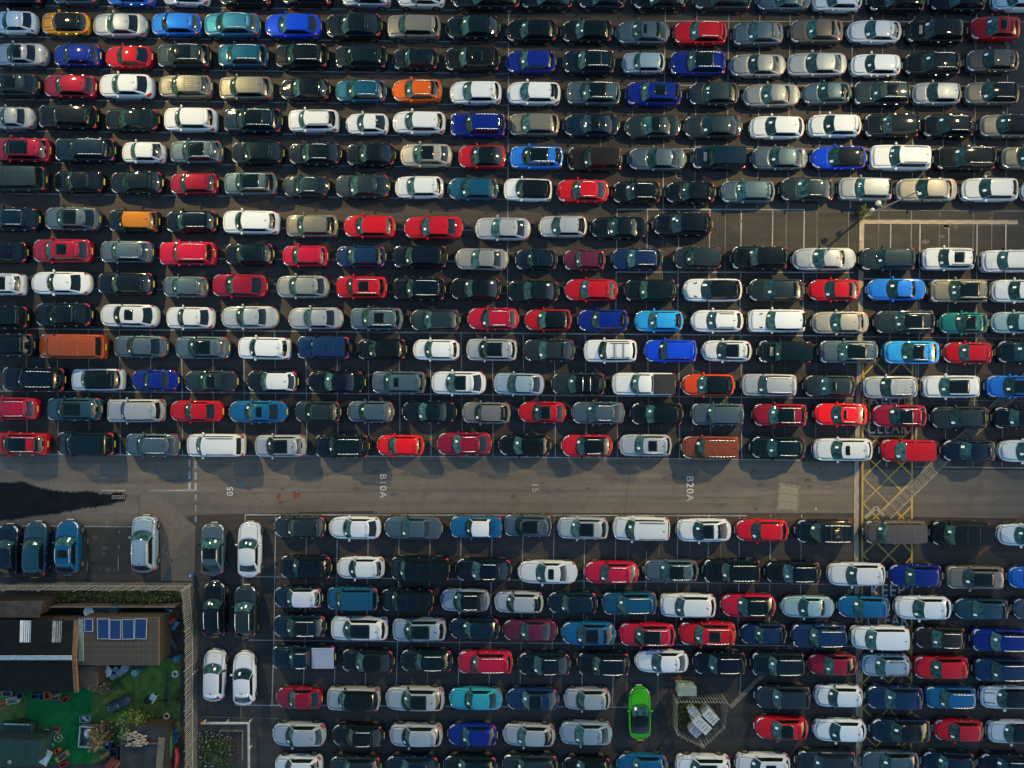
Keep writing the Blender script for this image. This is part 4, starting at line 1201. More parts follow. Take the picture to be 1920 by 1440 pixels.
def drum(px, py, r, h, c, label, cat='drum', name='drum', lid=None, rough=.5, z=0.0, taper=1.0):
    t = empty(name, G(px, py, z + h) * 1.0); t.location.z = z
    m = mat(name + '_shell', c, rough, vary=.2, scale=4)
    b = MB(); b.lathe((0, 0, 0), [(r * taper, 0), (r * 1.0, h * .3), (r * 1.03, h * .33), (r, h * .36), (r, h * .64), (r * 1.03, h * .67), (r, h * .7), (r * .98, h - .03), (r * .98, h)], 18)
    b.build('shell', m, t, smooth=False)
    lm = mat(name + '_lid', lid or tuple(min(1, q * 1.15) for q in c), rough, vary=.15)
    b = MB(); b.lathe((0, 0, h + .002), [(r * 1.02, 0), (r * 1.02, .025), (r * .9, .03), (r * .86, .015), (r * .1, .018)], 18)
    b.tube((r * .4, 0, h + .02), (r * .4, 0, h + .045), .05, n=8)
    b.build('lid', lm, t)
    tag(t, label, cat)
    return t

def crate(px, py, w, d, h, rz, c, label, cat='crate', name='crate', z=0.0, fill=None):
    p = G(px, py, z + h); t = empty(name, (p.x, p.y, z), rz)
    m = mat(name + '_skin', c, .6, vary=.2, scale=6)
    b = MB(); th = .025
    b.box((0, 0, th / 2), (w, d, th))
    for sg in (-1, 1):
        b.box((sg * (w / 2 - th / 2), 0, h / 2), (th, d - .002, h)); b.box((0, sg * (d / 2 - th / 2), h / 2), (w - 2 * th - .002, th, h))
    b.build('body', m, t)
    b = MB()
    for sg in (-1, 1):
        b.box((sg * (w / 2), 0, h - .02), (.035, d + .03, .035)); b.box((0, sg * (d / 2), h - .02), (w - .04, .035, .035))
    b.build('rim', m, t)
    if fill:
        fm = mat(name + '_load', fill, .8, vary=.5, scale=14)
        for i in range(5):
            q = MB(); q.box((rs.uniform(-.3, .3) * w, rs.uniform(-.3, .3) * d, h * .55 + rs.uniform(0, .08)), (w * .3, d * .3, h * .3), rz=rs.uniform(0, 3), bev=.03); q.build('load', fm, t)
    tag(t, label, cat)
    return t

# ---- palisade fence round the yard
galv = mat('weathered_galvanised', (.17, .19, .195), .7, metal=.1, vary=.35, scale=2.5)
rail_m = mat('rusty_white_rail', (.44, .38, .31), .7, vary=.35, scale=1.2)
rail_g = mat('grey_rail', (.10, .10, .095), .7, vary=.3)
def pale_mesh(h):
    w, d = .034, .012
    v = [(-w, -d, 0), (0, d, 0), (w, -d, 0), (-w, -d, h - .12), (0, d, h - .12), (w, -d, h - .12), (0, 0, h)]
    return mesh('pale', v, [(0, 1, 4, 3), (1, 2, 5, 4), (2, 0, 3, 5), (3, 4, 6), (4, 5, 6), (5, 3, 6), (0, 2, 1)], galv)
def palisade(name, pts, h, pitch, label, parent=None, railz=(.38, .42)):
    base = pts[0]; t = empty(name, base)
    me = pale_mesh(h)
    for a, b in zip(pts, pts[1:]):
        d = b - a; L = d.length; n = max(1, int(L / pitch)); rz = math.atan2(d.y, d.x); nn = Vector((-d.y, d.x, 0)).normalized()
        for i in range(n):
            p = a + d * ((i + .5) / n) - base
            o = obj('pale', me, t, (p.x, p.y, .04), rz); o.rotation_euler.x = rs.gauss(0, .012)
        for zz in (h * railz[0], h * .86):
            mb = MB(); c = (a + b) / 2 - base - nn * .045; mb.box((c.x, c.y, zz), (L, .03, .06), rz=rz); mb.build('rail', rail_m if zz < h * .6 and h > 2 else rail_g, t)
        k = max(1, int(L / 2.75))
        for i in range(k + 1):
            p = a + d * (i / k) - base - nn * .10
            mb = MB(); mb.box((p.x, p.y, h * .49), (.08, .05, h * .98), rz=rz); mb.build('post', galv, t)
    tag(t, label, 'fence')
    return t
palisade('palisade_fence', [G(-25, 1091), G(364, 1092), G(371, 1166), G(371, 1455)], 2.4, .155, 'long galvanised palisade fence round the cluttered yard')

# ---- yard ground
soil = mat('dark_soil', (.030, .026, .020), .95, vary=.4, scale=2, bump=.5)
yard = sheet('yard_ground', [(-25, 1093), (363, 1094), (369, 1166), (369, 1455), (-25, 1455)], .006, soil, None); tag(yard, 'dark earth of the walled yard', kind='structure')
turf = mat('artificial_turf', (.007, .14, .034), .95, vary=.3, scale=2.2, bump=.5, bscale=60, c2=(.005, .095, .024), spec=.15)
turf2 = mat('old_turf', (.055, .105, .011), .95, vary=.35, scale=1.8, bump=.5, bscale=60)
g1 = sheet('artificial_grass', [(48, 1288), (172, 1290), (172, 1432), (48, 1432)], .014, turf, None); tag(g1, 'bright green artificial grass mat in the yard', kind='structure')
g2 = sheet('artificial_grass', [(172, 1235), (338, 1235), (338, 1372), (172, 1432)], .012, turf2, None); tag(g2, 'olive worn artificial grass beside the bright mat', kind='structure')
g3 = sheet('artificial_grass', [(-25, 1288), (48, 1288), (48, 1432), (-25, 1432)], .010, turf2, None); tag(g3, 'olive worn artificial grass at the picture edge', kind='structure')
wd = leaf_cloud(rs, G(262, 1116), (3.2, .55, .8), 3600, .15, LEAF2, 'weeds'); tag(wd, 'tangled green weeds between the fence and the board wall', 'weeds', kind='stuff')
wd = leaf_cloud(rs, G(130, 1118), (2.2, .45, .5), 1500, .14, LEAF2, 'weeds'); tag(wd, 'sparser weeds behind the brown shed', 'weeds', kind='stuff')
wd = leaf_cloud(rs, G(404, 1405), (1.5, 1.5, .35), 2600, .14, LEAF, 'weeds'); tag(wd, 'weeds and ground cover beside the pipe barrier', 'weeds', kind='stuff')

# ---- board wall
t = empty('board_wall', G(78, 1130))
a, b = Vector((0, 0, 0)), G(340, 1130) - G(78, 1130)
nb = 20
for i in range(nb):
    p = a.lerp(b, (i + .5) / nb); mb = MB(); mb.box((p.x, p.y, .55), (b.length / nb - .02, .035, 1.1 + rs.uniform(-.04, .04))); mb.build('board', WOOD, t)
mb = MB(); mb.box((b.x / 2, b.y / 2, 1.14), (b.length, .09, .05)); mb.build('capping', mat('pale_capping', (.22, .19, .14), .8, vary=.3), t)
tag(t, 'low timber board wall below the tangled weeds', 'wall')

# ---- brown felt shed
felt = mat('brown_felt', (.050, .038, .029), .95, vary=.35, scale=2, bump=.4)
DARKB = mat('shade_toned_boards', (.022, .016, .011), .9, vary=.4, scale=5)  # brown wall boards darkened: the shade on the walls is put into the colour
def flat_roofed(name, quad, z, m, label, cat, wall_m, over=.12, slope=0.0):
    P_ = [G(x, y, z) for (x, y) in quad]; c = sum(P_, Vector()) / 4; t = empty(name, (c.x, c.y, 0))
    q = [Vector((p.x - c.x, p.y - c.y, z + slope * (1 if p.y > c.y else -1))) for p in P_]
    lo_ = [p - Vector((0, 0, .12)) for p in q]
    obj('roof', mesh('roof', q + lo_, [(3, 2, 1, 0), (4, 5, 6, 7), (0, 1, 5, 4), (1, 2, 6, 5), (2, 3, 7, 6), (3, 0, 4, 7)], m), t)
    w = [Vector((p.x * (1 - over / abs(p.x)), p.y * (1 - over / abs(p.y)), 0)) for p in q]
    wt = [Vector((p.x, p.y, z - .13 - abs(slope))) for p in w]
    obj('wall', mesh('wall', w + wt, [(0, 1, 5, 4), (1, 2, 6, 5), (2, 3, 7, 6), (3, 0, 4, 7)], wall_m), t)
    tag(t, label, cat)
    return t
sh = flat_roofed('shed', [(-30, 1128), (78, 1127), (73, 1158), (-30, 1158)], 2.4, felt, 'small shed with brown felt roof behind the black-roofed hut', 'shed', DARKB)

# ---- hut with black corrugated roof
t = empty('hut', (0, 0, 0))
ze, zr = 2.6, 3.3
eT0, eT1 = G(-30, 1161, ze), G(139, 1163, ze); rg0, rg1 = G(-30, 1233, zr), G(135, 1233, zr); eB0, eB1 = G(-30, 1296, ze), G(139, 1298, ze)
t.location = Vector(((eT0.x + eT1.x) / 2, (eT0.y + eB0.y) / 2, 0)); O = t.location.copy()
blackroof = mat('black_corrugated', (.0035, .0055, .006), .75, vary=.35, scale=1.5, spec=.2)
DARKW = mat('shade_toned_hut_boards', (.022, .016, .011), .9, vary=.4, scale=5)  # hut wall in the same near-black tone, wall shade painted into the boards
def corrugated(p00, p01, p10, p11, pitch, amp, off=0.0):
    n = int((p01 - p00).length / pitch) * 4; up = (p01 - p00).cross(p10 - p00).normalized(); up = up if up.z > 0 else -up
    v = []; f = []
    for i in range(n + 1):
        s = i / n; w = up * (amp * math.cos(2 * math.pi * i / 4) + off)
        v += [p00.lerp(p01, s) + w - O, p10.lerp(p11, s) + w - O]
    for i in range(n): f.append((2*i, 2*i+1, 2*i+3, 2*i+2))
    return v, f
for (a0, a1, b0, b1) in ((eT0, eT1, rg0, rg1), (eB0, eB1, rg0, rg1)):
    v, f = corrugated(a0, a1, b0, b1, .15, .018); obj('roof_slope', mesh('roof_slope', v, f, blackroof, True), t)
for (fa, fb, m_) in ((.405, .525, mat('white_skylight', (.55, .60, .62), .4, vary=.08, scale=3)), (.765, .87, mat('dirty_skylight', (.20, .23, .20), .5, vary=.45, scale=4))):
    a0, a1 = eT0.lerp(eT1, fa), eT0.lerp(eT1, fb); b0, b1 = rg0.lerp(rg1, fa - .0), rg0.lerp(rg1, fb)
    v, f = corrugated(a0.lerp(b0, .02), a1.lerp(b1, .02), a0.lerp(b0, .60), a1.lerp(b1, .60), .15, .018, .012); obj('skylight', mesh('skylight', v, f, m_, True), t)
mb = MB(); c = (rg0 + rg1) / 2 - O; mb.box((c.x, c.y, zr + .03), ((rg1 - rg0).length, .36, .05), bev=.02); mb.build('ridge_cap', mat('ridge_metal', (.27, .33, .35), .5, vary=.2), t)
for (a, b) in ((eT1, rg1), (eB1, rg1)):
    d = b - a; v = []
    for p in (a, b): v += [p - O + Vector((x, 0, z)) for (x, z) in ((.0, .04), (.30, .02), (.30, -.16), (.0, -.16))]
    obj('barge_board', mesh('barge_board', v, [(0, 1, 5, 4), (1, 2, 6, 5), (2, 3, 7, 6), (3, 0, 4, 7)], mat('rust_board', (.13, .065, .03), .85, vary=.3)), t)
w0, w1 = eT1 - O, eB1 - O
v = [(eT0.x - O.x, w0.y - .2, 0), (w0.x - .1, w0.y - .2, 0), (w1.x - .1, w1.y + .2, 0), (eB0.x - O.x, w1.y + .2, 0)]
v = [Vector(p) for p in v] + [Vector((p[0], p[1], ze - .05)) for p in v]
obj('wall', mesh('wall', v, [(0, 1, 5, 4), (1, 2, 6, 5), (2, 3, 7, 6)], DARKW), t)
tag(t, 'long hut with black corrugated roof and white skylight', 'hut')

# ---- cabin with boarded roof and solar panels
zc = 2.6
q = [(146, 1158), (298, 1158), (298, 1247), (146, 1247)]
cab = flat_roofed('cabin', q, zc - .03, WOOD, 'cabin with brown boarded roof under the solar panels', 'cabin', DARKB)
A, B, C_ = G(146, 1158, zc), G(298, 1158, zc), G(146, 1247, zc)
boardm = mat('roof_boarding', (.060, .050, .036), .85, vary=.35, scale=3)
nb = 40; bw = (B.x - A.x) / nb
bme = MB(); bme.box((0, 0, 0), (bw - .03, A.y - C_.y, .04)); bme_ = mesh('roof_board', bme.v, bme.f, boardm)
for i in range(nb):
    o = obj('roof_board', bme_, cab, (A.x + bw * (i + .5) - cab.location.x, (A.y + C_.y) / 2 - cab.location.y, zc + rs.uniform(-.006, .006)))
mb = MB(); p = G(152.5, 1200, zc); mb.box((p.x - cab.location.x, p.y - cab.location.y, zc + .05), (.42, 3.3, .05), bev=.01); mb.build('roof_flashing', mat('sage_metal', (.16, .21, .18), .6, vary=.2), cab)

def solar_mat():
    m = bpy.data.materials.new('solar_cells'); nt, p = nodes_of(m)
    tc = nt.nodes.new('ShaderNodeTexCoord'); br = nt.nodes.new('ShaderNodeTexBrick')
    br.offset = 0; br.inputs['Scale'].default_value = 1.0; br.inputs['Brick Width'].default_value = .155; br.inputs['Row Height'].default_value = .155; br.inputs['Mortar Size'].default_value = .008
    br.inputs['Color1'].default_value = (.002, .018, .085, 1); br.inputs['Color2'].default_value = (.003, .024, .10, 1); br.inputs['Mortar'].default_value = (.03, .06, .13, 1)
    nt.links.new(tc.outputs['Object'], br.inputs['Vector']); nt.links.new(br.outputs['Color'], p.inputs['Base Color'])
    p.inputs['Roughness'].default_value = .25; return m
SOL = solar_mat(); ALU = mat('panel_frame', (.34, .37, .38), .45, metal=.4, vary=.1)
for i, (x0, y0, x1, y1, lab) in enumerate([(158, 1160, 174, 1185, 'small dark solar panel beside the pale roof flashing'), (182, 1160, 204.5, 1198.5, 'blue solar panel beside the small dark panel'),
        (205, 1162, 226.5, 1199.5, 'blue solar panel, second of the four large ones'), (228.5, 1161, 251, 1199, 'blue solar panel, third of the four large ones'), (252, 1160, 275, 1198.5, 'blue solar panel at the far end of the row')]):
    a, b = G(x0, y0, zc + .12), G(x1, y1, zc + .12); c = (a + b) / 2; t = empty('solar_panel', (c.x, c.y, zc + .03), rs.gauss(0, .012))
    w, d = b.x - a.x, a.y - b.y
    mb = MB(); mb.box((0, 0, .05), (w - .06, d - .06, .03)); mb.build('cells', SOL, t)
    mb = MB()
    for sg in (-1, 1): mb.box((sg * (w / 2 - .025), 0, .06), (.05, d, .05)); mb.box((0, sg * (d / 2 - .025), .06), (w - .1, .05, .05))
    mb.build('frame', ALU, t)
    tag(t, lab, 'solar panel', 'solar panels on the cabin roof')
flat_roofed('porch', [(143, 1250), (182, 1248), (182, 1289), (143, 1289)], 2.3, felt, 'brown felt porch roof between hut and cabin', 'porch', DARKB)

# ---- drums, pots and clutter
drum(166, 1147, .40, .95, (.30, .36, .38), 'drum with a white lid by the board wall', lid=(.5, .56, .58))
drum(183, 1146, .38, .92, (.02, .03, .035), 'black drum next to the white-lidded drum')
drum(198, 1145, .38, .92, (.018, .026, .03), 'black drum between another black drum and a green bin')
drum(213, 1142, .38, 1.0, (.01, .06, .055), 'dark green bin at the end of the drums', 'bin', 'bin')
for (x, y, r_, h, c, lab, nm, ct) in [
    (208, 1257, .20, .4, (.13, .19, .22), 'grey plant pot tucked beside the white round table', 'plant_pot', 'pot'),
    (217, 1255, .22, .45, (.16, .22, .25), 'pale grey pot behind the white round table', 'plant_pot', 'pot'),
    (211, 1269, .26, .4, (.10, .17, .20), 'blue-grey pot in front of the white round table', 'plant_pot', 'pot'),
    (224, 1261, .28, .5, (.17, .20, .22), 'tall grey pot between table and blue tub', 'plant_pot', 'pot'),
    (233, 1254, .30, .55, (.15, .19, .23), 'large grey pot against the cabin wall', 'plant_pot', 'pot'),
    (252, 1262, .27, .5, (.16, .26, .30), 'pale blue tub standing alone on the olive turf', 'tub', 'tub'),
    (330, 1236, .22, .6, (.02, .10, .22), 'blue drum beside the palisade fence, below the cabin corner', 'drum', 'drum'),
    (315, 1365, .20, .7, (.02, .06, .10), 'dark blue gas bottle behind the shed roof', 'gas_bottle', 'gas bottle')]:
    drum(x, y, r_, h, c, lab, ct, nm)
# round table
p = G(198, 1259, .75); t = empty('round_table', (p.x, p.y, 0)); mb = MB(); mb.lathe((0, 0, .72), [(.46, 0), (.48, .02), (.46, .04), (.1, .045)], 24); mb.build('table_top', mat('table_white', (.45, .50, .52), .4, vary=.15), t)
mb = MB(); mb.tube((0, 0, 0), (0, 0, .72), .04); mb.tube((0, 0, .76), (0, 0, .92), .12, .10); mb.build('leg', ALU, t); mb = MB(); mb.lathe((0, 0, 0), [(.28, 0), (.28, .04), (.05, .06)], 16); mb.build('base', M['black'], t)
tag(t, 'white round garden table by the cabin wall', 'table')
# metal chair frame
p = G(264, 1251, .6); t = empty('garden_chair', (p.x, p.y, 0), .3)
frm = mat('teal_tube', (.05, .10, .11), .5, vary=.2)
mb = MB()
for sg in (-1, 1):
    for (a, b) in (((-.25, sg * .28, 0), (-.2, sg * .28, .6)), ((.25, sg * .28, 0), (.2, sg * .28, .6)), ((-.25, sg * .28, .6), (.25, sg * .28, .6))): mb.tube(a, b, .022, n=6)
mb.tube((-.22, -.28, .85), (-.22, .28, .85), .022, n=6); mb.tube((-.22, -.28, .6), (-.22, -.28, .85), .022, n=6); mb.tube((-.22, .28, .6), (-.22, .28, .85), .022, n=6)
mb.build('frame', frm, t); mb = MB(); mb.box((0, 0, .42), (.44, .5, .03)); mb.build('seat', M['black'], t)
tag(t, 'dark tubular garden chair on the olive turf', 'chair')
# cross stand and tall post stand
for (x, y, l, w, rz, lab) in ((221, 1279, .75, .07, .7, 'low black cross-shaped stand on the turf'), (311, 1313, .65, .09, .05, 'black parasol stand near the palisade fence')):
    p = G(x, y, .05); t = empty('parasol_stand', (p.x, p.y, 0), rz)
    mb = MB(); mb.box((0, 0, .04), (2 * l, w, .05)); mb.box((0, 0, .045), (w, 2 * l, .07)); mb.build('foot', M['black'], t)
    mb = MB(); mb.tube((0, 0, .05), (0, 0, .5 if l > .7 else 2.4), .035); mb.build('pole', M['black'], t); tag(t, lab, 'stand')
p = G(314, 1285, .06); t = empty('folded_parasol', (p.x, p.y, .06), R(88)); mb = MB(); mb.tube((-1.1, 0, 0), (1.1, 0, .03), .09, .03, 8); mb.build('canopy', mat('dark_canvas', (.012, .03, .03), .9, vary=.3), t); mb = MB(); mb.tube((1.1, 0, .03), (1.6, 0, .03), .02); mb.build('pole', M['black'], t); tag(t, 'folded dark parasol lying beside the fence', 'parasol')
# white chair with black tyre
p = G(286, 1309, .5); t = empty('plastic_chair', (p.x, p.y, 0), -.5); wp = mat('white_plastic', (.42, .48, .52), .4, vary=.12)
mb = MB(); mb.box((0, 0, .42), (.5, .5, .05), bev=.03); mb.build('seat', wp, t); mb = MB(); mb.box((.22, 0, .66), (.06, .48, .42), bev=.02, ry=.15); mb.build('backrest', wp, t)
for sx in (-1, 1):
    for sy in (-1, 1): mb = MB(); mb.tube((sx * .2, sy * .2, 0), (sx * .19, sy * .19, .41), .025, n=6); mb.build('leg', wp, t)
tag(t, 'white plastic chair on the olive turf', 'chair')
p = G(276, 1314, .2)
def tyre(px, py, r, z, label, m=None):
    p = G(px, py, z + .1); t = empty('tyre', (p.x, p.y, z)); mb = MB(); mb.torus((0, 0, .1), r, r * .34, n=22, m=8); mb.build('rubber', m or M['rubber'], t, smooth=True); tag(t, label, 'tyre')
tyre(276, 1314, .21, 0, 'black tyre in front of the white plastic chair')
tyre(65, 1368, .33, 0, 'large black tyre beside the green trailer')
tyre(328, 1264, .22, .3, 'pale painted tyre hanging by the palisade fence', mat('painted_tyre', (.34, .36, .36), .6, vary=.3))
tyre(312, 1343, .22, 0, 'pale ring tyre near the canoe', mat('cream_tyre', (.30, .27, .22), .6, vary=.3))
# mower under a cover
p = G(222, 1322, .6); t = empty('covered_mower', (p.x, p.y, 0), .45)
mb = MB(); mb.box((0, 0, .35), (1.9, .75, .55), bev=.18); mb.box((-.3, 0, .7), (.8, .6, .3), bev=.12); mb.build('cover', mat('navy_tarp', (.012, .03, .05), .6, vary=.5, scale=3, bump=.6, bscale=6), t)
for sx in (-.7, .7):
    for sy in (-.4, .4): mb = MB(); mb.tube((sx, sy - .06, .2), (sx, sy + .06, .2), .2, n=14); mb.build('wheel', M['rubber'], t)
mb = MB(); mb.torus((-.75, .05, .62), .17, .025); mb.build('steering_wheel', ALU, t); tag(t, 'ride-on mower under a dark blue cover', 'mower')
shrub(262, 1345, 1.0, 1.5, 'light green bush beside the dark shed roof', n=900, size=.22, m=leafmat('leaf_lime', (.045, .085, .012), (.13, .19, .04)))
shrub(197, 1373, .95, 1.2, 'dry straw-coloured shrub next to the metal trough', n=900, size=.26, m=STRAW)
shrub(195, 1283, .75, 1.0, 'dry yellowish grass clump under the round table', n=600, size=.26, m=STRAW)
shrub(330, 1305, .5, .7, 'thin yellow-green plant growing along the palisade fence', n=260, size=.15, m=LEAF2)
# metal trough with white sack
p = G(161, 1382, .55); t = empty('trough', (p.x, p.y, 0), -.08); zn = mat('zinc', (.22, .25, .25), .5, metal=.5, vary=.25)
mb = MB(); w, d, h = 1.1, 1.65, .55
mb.box((0, 0, .04), (w, d, .04))
for sg in (-1, 1): mb.box((sg * (w / 2), 0, h / 2), (.04, d, h)); mb.box((0, sg * (d / 2), h / 2), (w - .05, .04, h))
mb.build('shell', zn, t); mb = MB()
for sg in (-1, 1): mb.box((sg * (w / 2), 0, h), (.08, d + .08, .03)); mb.box((0, sg * (d / 2), h), (w - .1, .08, .03))
mb.build('rim', mat('zinc_rim', (.40, .44, .45), .5, metal=.4, vary=.2), t); tag(t, 'galvanised metal trough on the green turf', 'trough')
sk = blob_mesh('sack', (.75, .7, .5), mat('white_sack', (.50, .56, .62), .8, vary=.2, scale=5, bump=1.0, bscale=9), 14, 8, .8); p = G(164, 1377, .7); so = obj('sack', sk, None, (p.x, p.y, .48), .3); tag(so, 'white full sack lying in the metal trough', 'sack')
crate(158, 1349, .8, .55, .3, .05, (.06, .17, .22), 'blue basin of bottles on the green turf', 'basin', 'basin', fill=(.35, .28, .32))
crate(77, 1307, .42, .5, .35, 0, (.012, .06, .20), 'blue crate in front of the black-roofed hut')
crate(87, 1304, .48, .55, .4, 0, (.42, .07, .03), 'orange-red crate next to the blue crate')
crate(103, 1307, .62, .5, .35, .05, (.16, .13, .09), 'brown crate of boxes beside the orange-red crate', fill=(.25, .2, .15))
crate(122, 1312, .55, .35, .3, .7, (.36, .02, .015), 'small red box tilted on the green turf')
crate(22, 1314, .9, .5, .35, .2, (.32, .32, .27), 'cream bin lying by the hut wall', 'bin', 'bin')
crate(63, 1306, .4, .4, .35, 0, (.015, .05, .06), 'dark teal crate by the hut wall')
crate(12, 1301, .8, .4, .4, 0, (.10, .14, .15), 'grey box at the picture edge by the hut', 'box', 'box')
crate(36, 1304, .5, .5, .4, .4, (.02, .06, .09), 'dark blue box between cream bin and teal crate', 'box', 'box')
crate(104, 1371, .6, .6, .2, 0, (.16, .05, .035), 'red-brown slatted tray beside the bicycle', 'tray', 'tray')
crate(93, 1399, .42, .38, .25, .5, (.03, .22, .36), 'light blue box in front of the bicycle')
crate(106, 1409, .35, .3, .3, .5, (.45, .04, .02), 'small bright red tub beside the white board', 'tub', 'tub')
crate(115, 1420, 1.0, .45, .4, .6, (.24, .18, .11), 'open brown cardboard box on the turf', 'box', 'box')
crate(118, 1434, .7, .3, .25, .4, (.30, .015, .02), 'dark red box below the cardboard box', 'box', 'box')
crate(191, 1391, .7, .5, .4, -.6, (.15, .12, .10), 'grey-brown box beside the blue box', 'box', 'box')
crate(200, 1399, .55, .55, .45, -.5, (.015, .10, .33), 'blue box next to the shed wall', 'box', 'box')
crate(212, 1412, .6, .7, .5, .05, (.035, .05, .06), 'dark slate box against the shed wall', 'box', 'box')
p = G(83, 1419, .75); t = empty('white_board', (p.x, p.y, 0), R(-28)); mb = MB(); mb.box((0, 0, .74), (.95, 1.25, .04)); mb.build('board', mat('marked_white', (.40, .46, .46), .5, vary=.35, scale=3), t)
for sx in (-.4, .4):
    for sy in (-.5, .5): mb = MB(); mb.tube((sx, sy, 0), (sx, sy, .72), .025, n=6); mb.build('leg', M['black'], t)
tag(t, 'white-topped square table at the corner of the green canopy', 'table')
# bicycle leaning over, lying on its side
p = G(97, 1380, .2); t = empty('bicycle', (p.x, p.y, .12), R(-22)); wh = mat('cream_frame', (.42, .42, .36), .4, vary=.1)
for sx in (-.52, .52): mb = MB(); mb.torus((sx, 0, 0), .33, .022, n=28, m=6); mb.torus((sx, 0, 0), .05, .02, n=10, m=5); [mb.tube((sx, 0, 0), (sx + .32 * math.cos(k * .7), .32 * math.sin(k * .7), 0), .004, n=4) for k in range(9)]; mb.build('wheel', wh, t)
mb = MB()
for (a, b) in (((-.52, 0, 0), (-.1, .02, .03)), ((-.52, 0, 0), (-.18, .42, .03)), ((-.18, .42, .03), (-.1, .02, .03)), ((-.18, .40, .03), (.36, .44, .03)), ((-.1, .02, .03), (.38, .38, .03)), ((.34, .5, .03), (.52, 0, 0))): mb.tube(a, b, .018, n=6)
mb.build('frame', wh, t); mb = MB(); mb.box((-.2, .5, .03), (.24, .08, .12), bev=.03); mb.build('saddle', M['black'], t); mb = MB(); mb.tube((.34, .55, -.22), (.34, .55, .28), .015, n=6); mb.build('handlebar', wh, t)
tag(t, 'cream bicycle lying on the green turf', 'bicycle')
# green canopy shelter and trailer
cg = mat('green_tarpaulin', (.003, .026, .022), .75, vary=.3, scale=1.5, bump=.5, bscale=4)
flat_roofed('canopy_shelter', [(-30, 1385), (78, 1388), (70, 1436), (-30, 1438)], 2.0, cg, 'dark green tarpaulin shelter at the bottom edge', 'shelter', cg)
p = G(16, 1430, 2.1); mb = MB(); mb.lathe((0, 0, 0), [(.16, 0), (.14, .06), (.02, .08)], 14); o = mb.build('roof_vent', mat('vent_grey', (.22, .2, .18), .6), None, (p.x, p.y, 2.0)); tag(o, 'round grey vent cap on the green shelter', 'vent')
p = G(28, 1371, .9); t = empty('trailer', (p.x, p.y, 0), -.03); mb = MB(); mb.box((0, 0, .55), (2.6, 1.1, .5), bev=.06); mb.build('box_body', mat('trailer_green', (.008, .035, .03), .5, vary=.3), t)
for y_ in (-.6, .55): mb = MB(); mb.box((.1, y_, .86), (2.0, .09, .07)); mb.build('side_rail', mat('trailer_rail', (.34, .34, .28), .6, vary=.3), t)
for y_ in (-.62, .62): mb = MB(); mb.tube((.2, y_ - .08, .3), (.2, y_ + .08, .3), .3, n=16); mb.build('wheel', M['rubber'], t)
tag(t, 'dark green trailer with pale side rails by the shelter', 'trailer')
# dark roofed shed with log pile, canoe, red kayak
shd = flat_roofed('shed', [(225, 1362), (312, 1362), (313, 1460), (225, 1460)], 1.7, mat('dark_felt', (.016, .020, .021), .9, vary=.5, scale=1.6, bump=.4), 'shed with patched dark felt roof at the bottom edge', 'shed', DARKB)
p = G(300, 1415, 1.8); mb = MB(); mb.box((p.x - shd.location.x, p.y - shd.location.y, 1.74), (.55, 2.7, .05), rz=-.08); mb.build('roof_plank', mat('pale_plank', (.13, .10, .065), .85, vary=.3), shd)
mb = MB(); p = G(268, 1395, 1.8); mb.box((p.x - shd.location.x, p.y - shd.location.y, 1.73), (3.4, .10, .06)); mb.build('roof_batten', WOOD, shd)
p = G(256, 1386, 1.9); t = empty('log_pile', (p.x, p.y, 1.71), .1); bark = mat('split_log', (.30, .25, .19), .85, vary=.4, scale=7)
for i in range(46):
    a = rs.uniform(-.5, .5); x, y, z = rs.uniform(-.7, .65), rs.uniform(-.55, .55), .06 + .1 * (i // 20)
    mb = MB(); mb.tube((x - .2, y, z), (x + .2, y + .4 * a, z + rs.uniform(-.04, .04)), rs.uniform(.05, .08), n=7); mb.build('log', bark, t)
tag(t, 'pile of pale split logs on the dark shed roof', 'log pile')
def hull(px, py, L, w, h, rz, c, name, label, cat, z=.0):
    p = G(px, py, z + h); v = []; f = []; n = 14; k = 8
    for i in range(n + 1):
        s = -1 + 2 * i / n; ww = w / 2 * max(.02, (1 - abs(s) ** 2.4)); hh = h * (.75 + .25 * (1 - s * s))
        for j in range(k + 1):
            a = math.pi * j / k; v.append((ww * math.cos(a), s * L / 2, hh * math.sin(a) ** .8))
    for i in range(n):
        for j in range(k): f.append((i*(k+1)+j, i*(k+1)+j+1, (i+1)*(k+1)+j+1, (i+1)*(k+1)+j))
    t = empty(name, (p.x, p.y, z), rz); obj('hull', mesh('hull', v, f, mat(name + '_skin', c, .35, vary=.15, coat=.3), True), t)
    mb = MB(); mb.box((0, 0, h + .005), (.03, L * .9, .025)); mb.build('keel', M['black'], t); tag(t, label, cat); return t
hull(314, 1402, 3.4, .62, .45, .02, (.008, .10, .028), 'canoe', 'upturned dark green canoe beside the shed', 'canoe', .5)
hull(327, 1424, 1.7, .5, .4, 0, (.36, .012, .018), 'kayak', 'short red kayak hull beside the palisade fence', 'kayak', .3)
for i, (x, y, c, lab) in enumerate([(321, 1374, (.25, .17, .09), 'tan bucket among the blue buckets'), (327, 1371, (.015, .07, .20), 'blue bucket behind the tan bucket'), (324, 1384, (.015, .09, .24), 'blue bucket in the middle of the cluster'), (331, 1382, (.015, .06, .18), 'blue bucket closest to the fence'), (326, 1392, (.02, .10, .25), 'blue bucket above the red kayak')]):
    drum(x, y, .16, .4, c, lab, 'bucket', 'bucket')
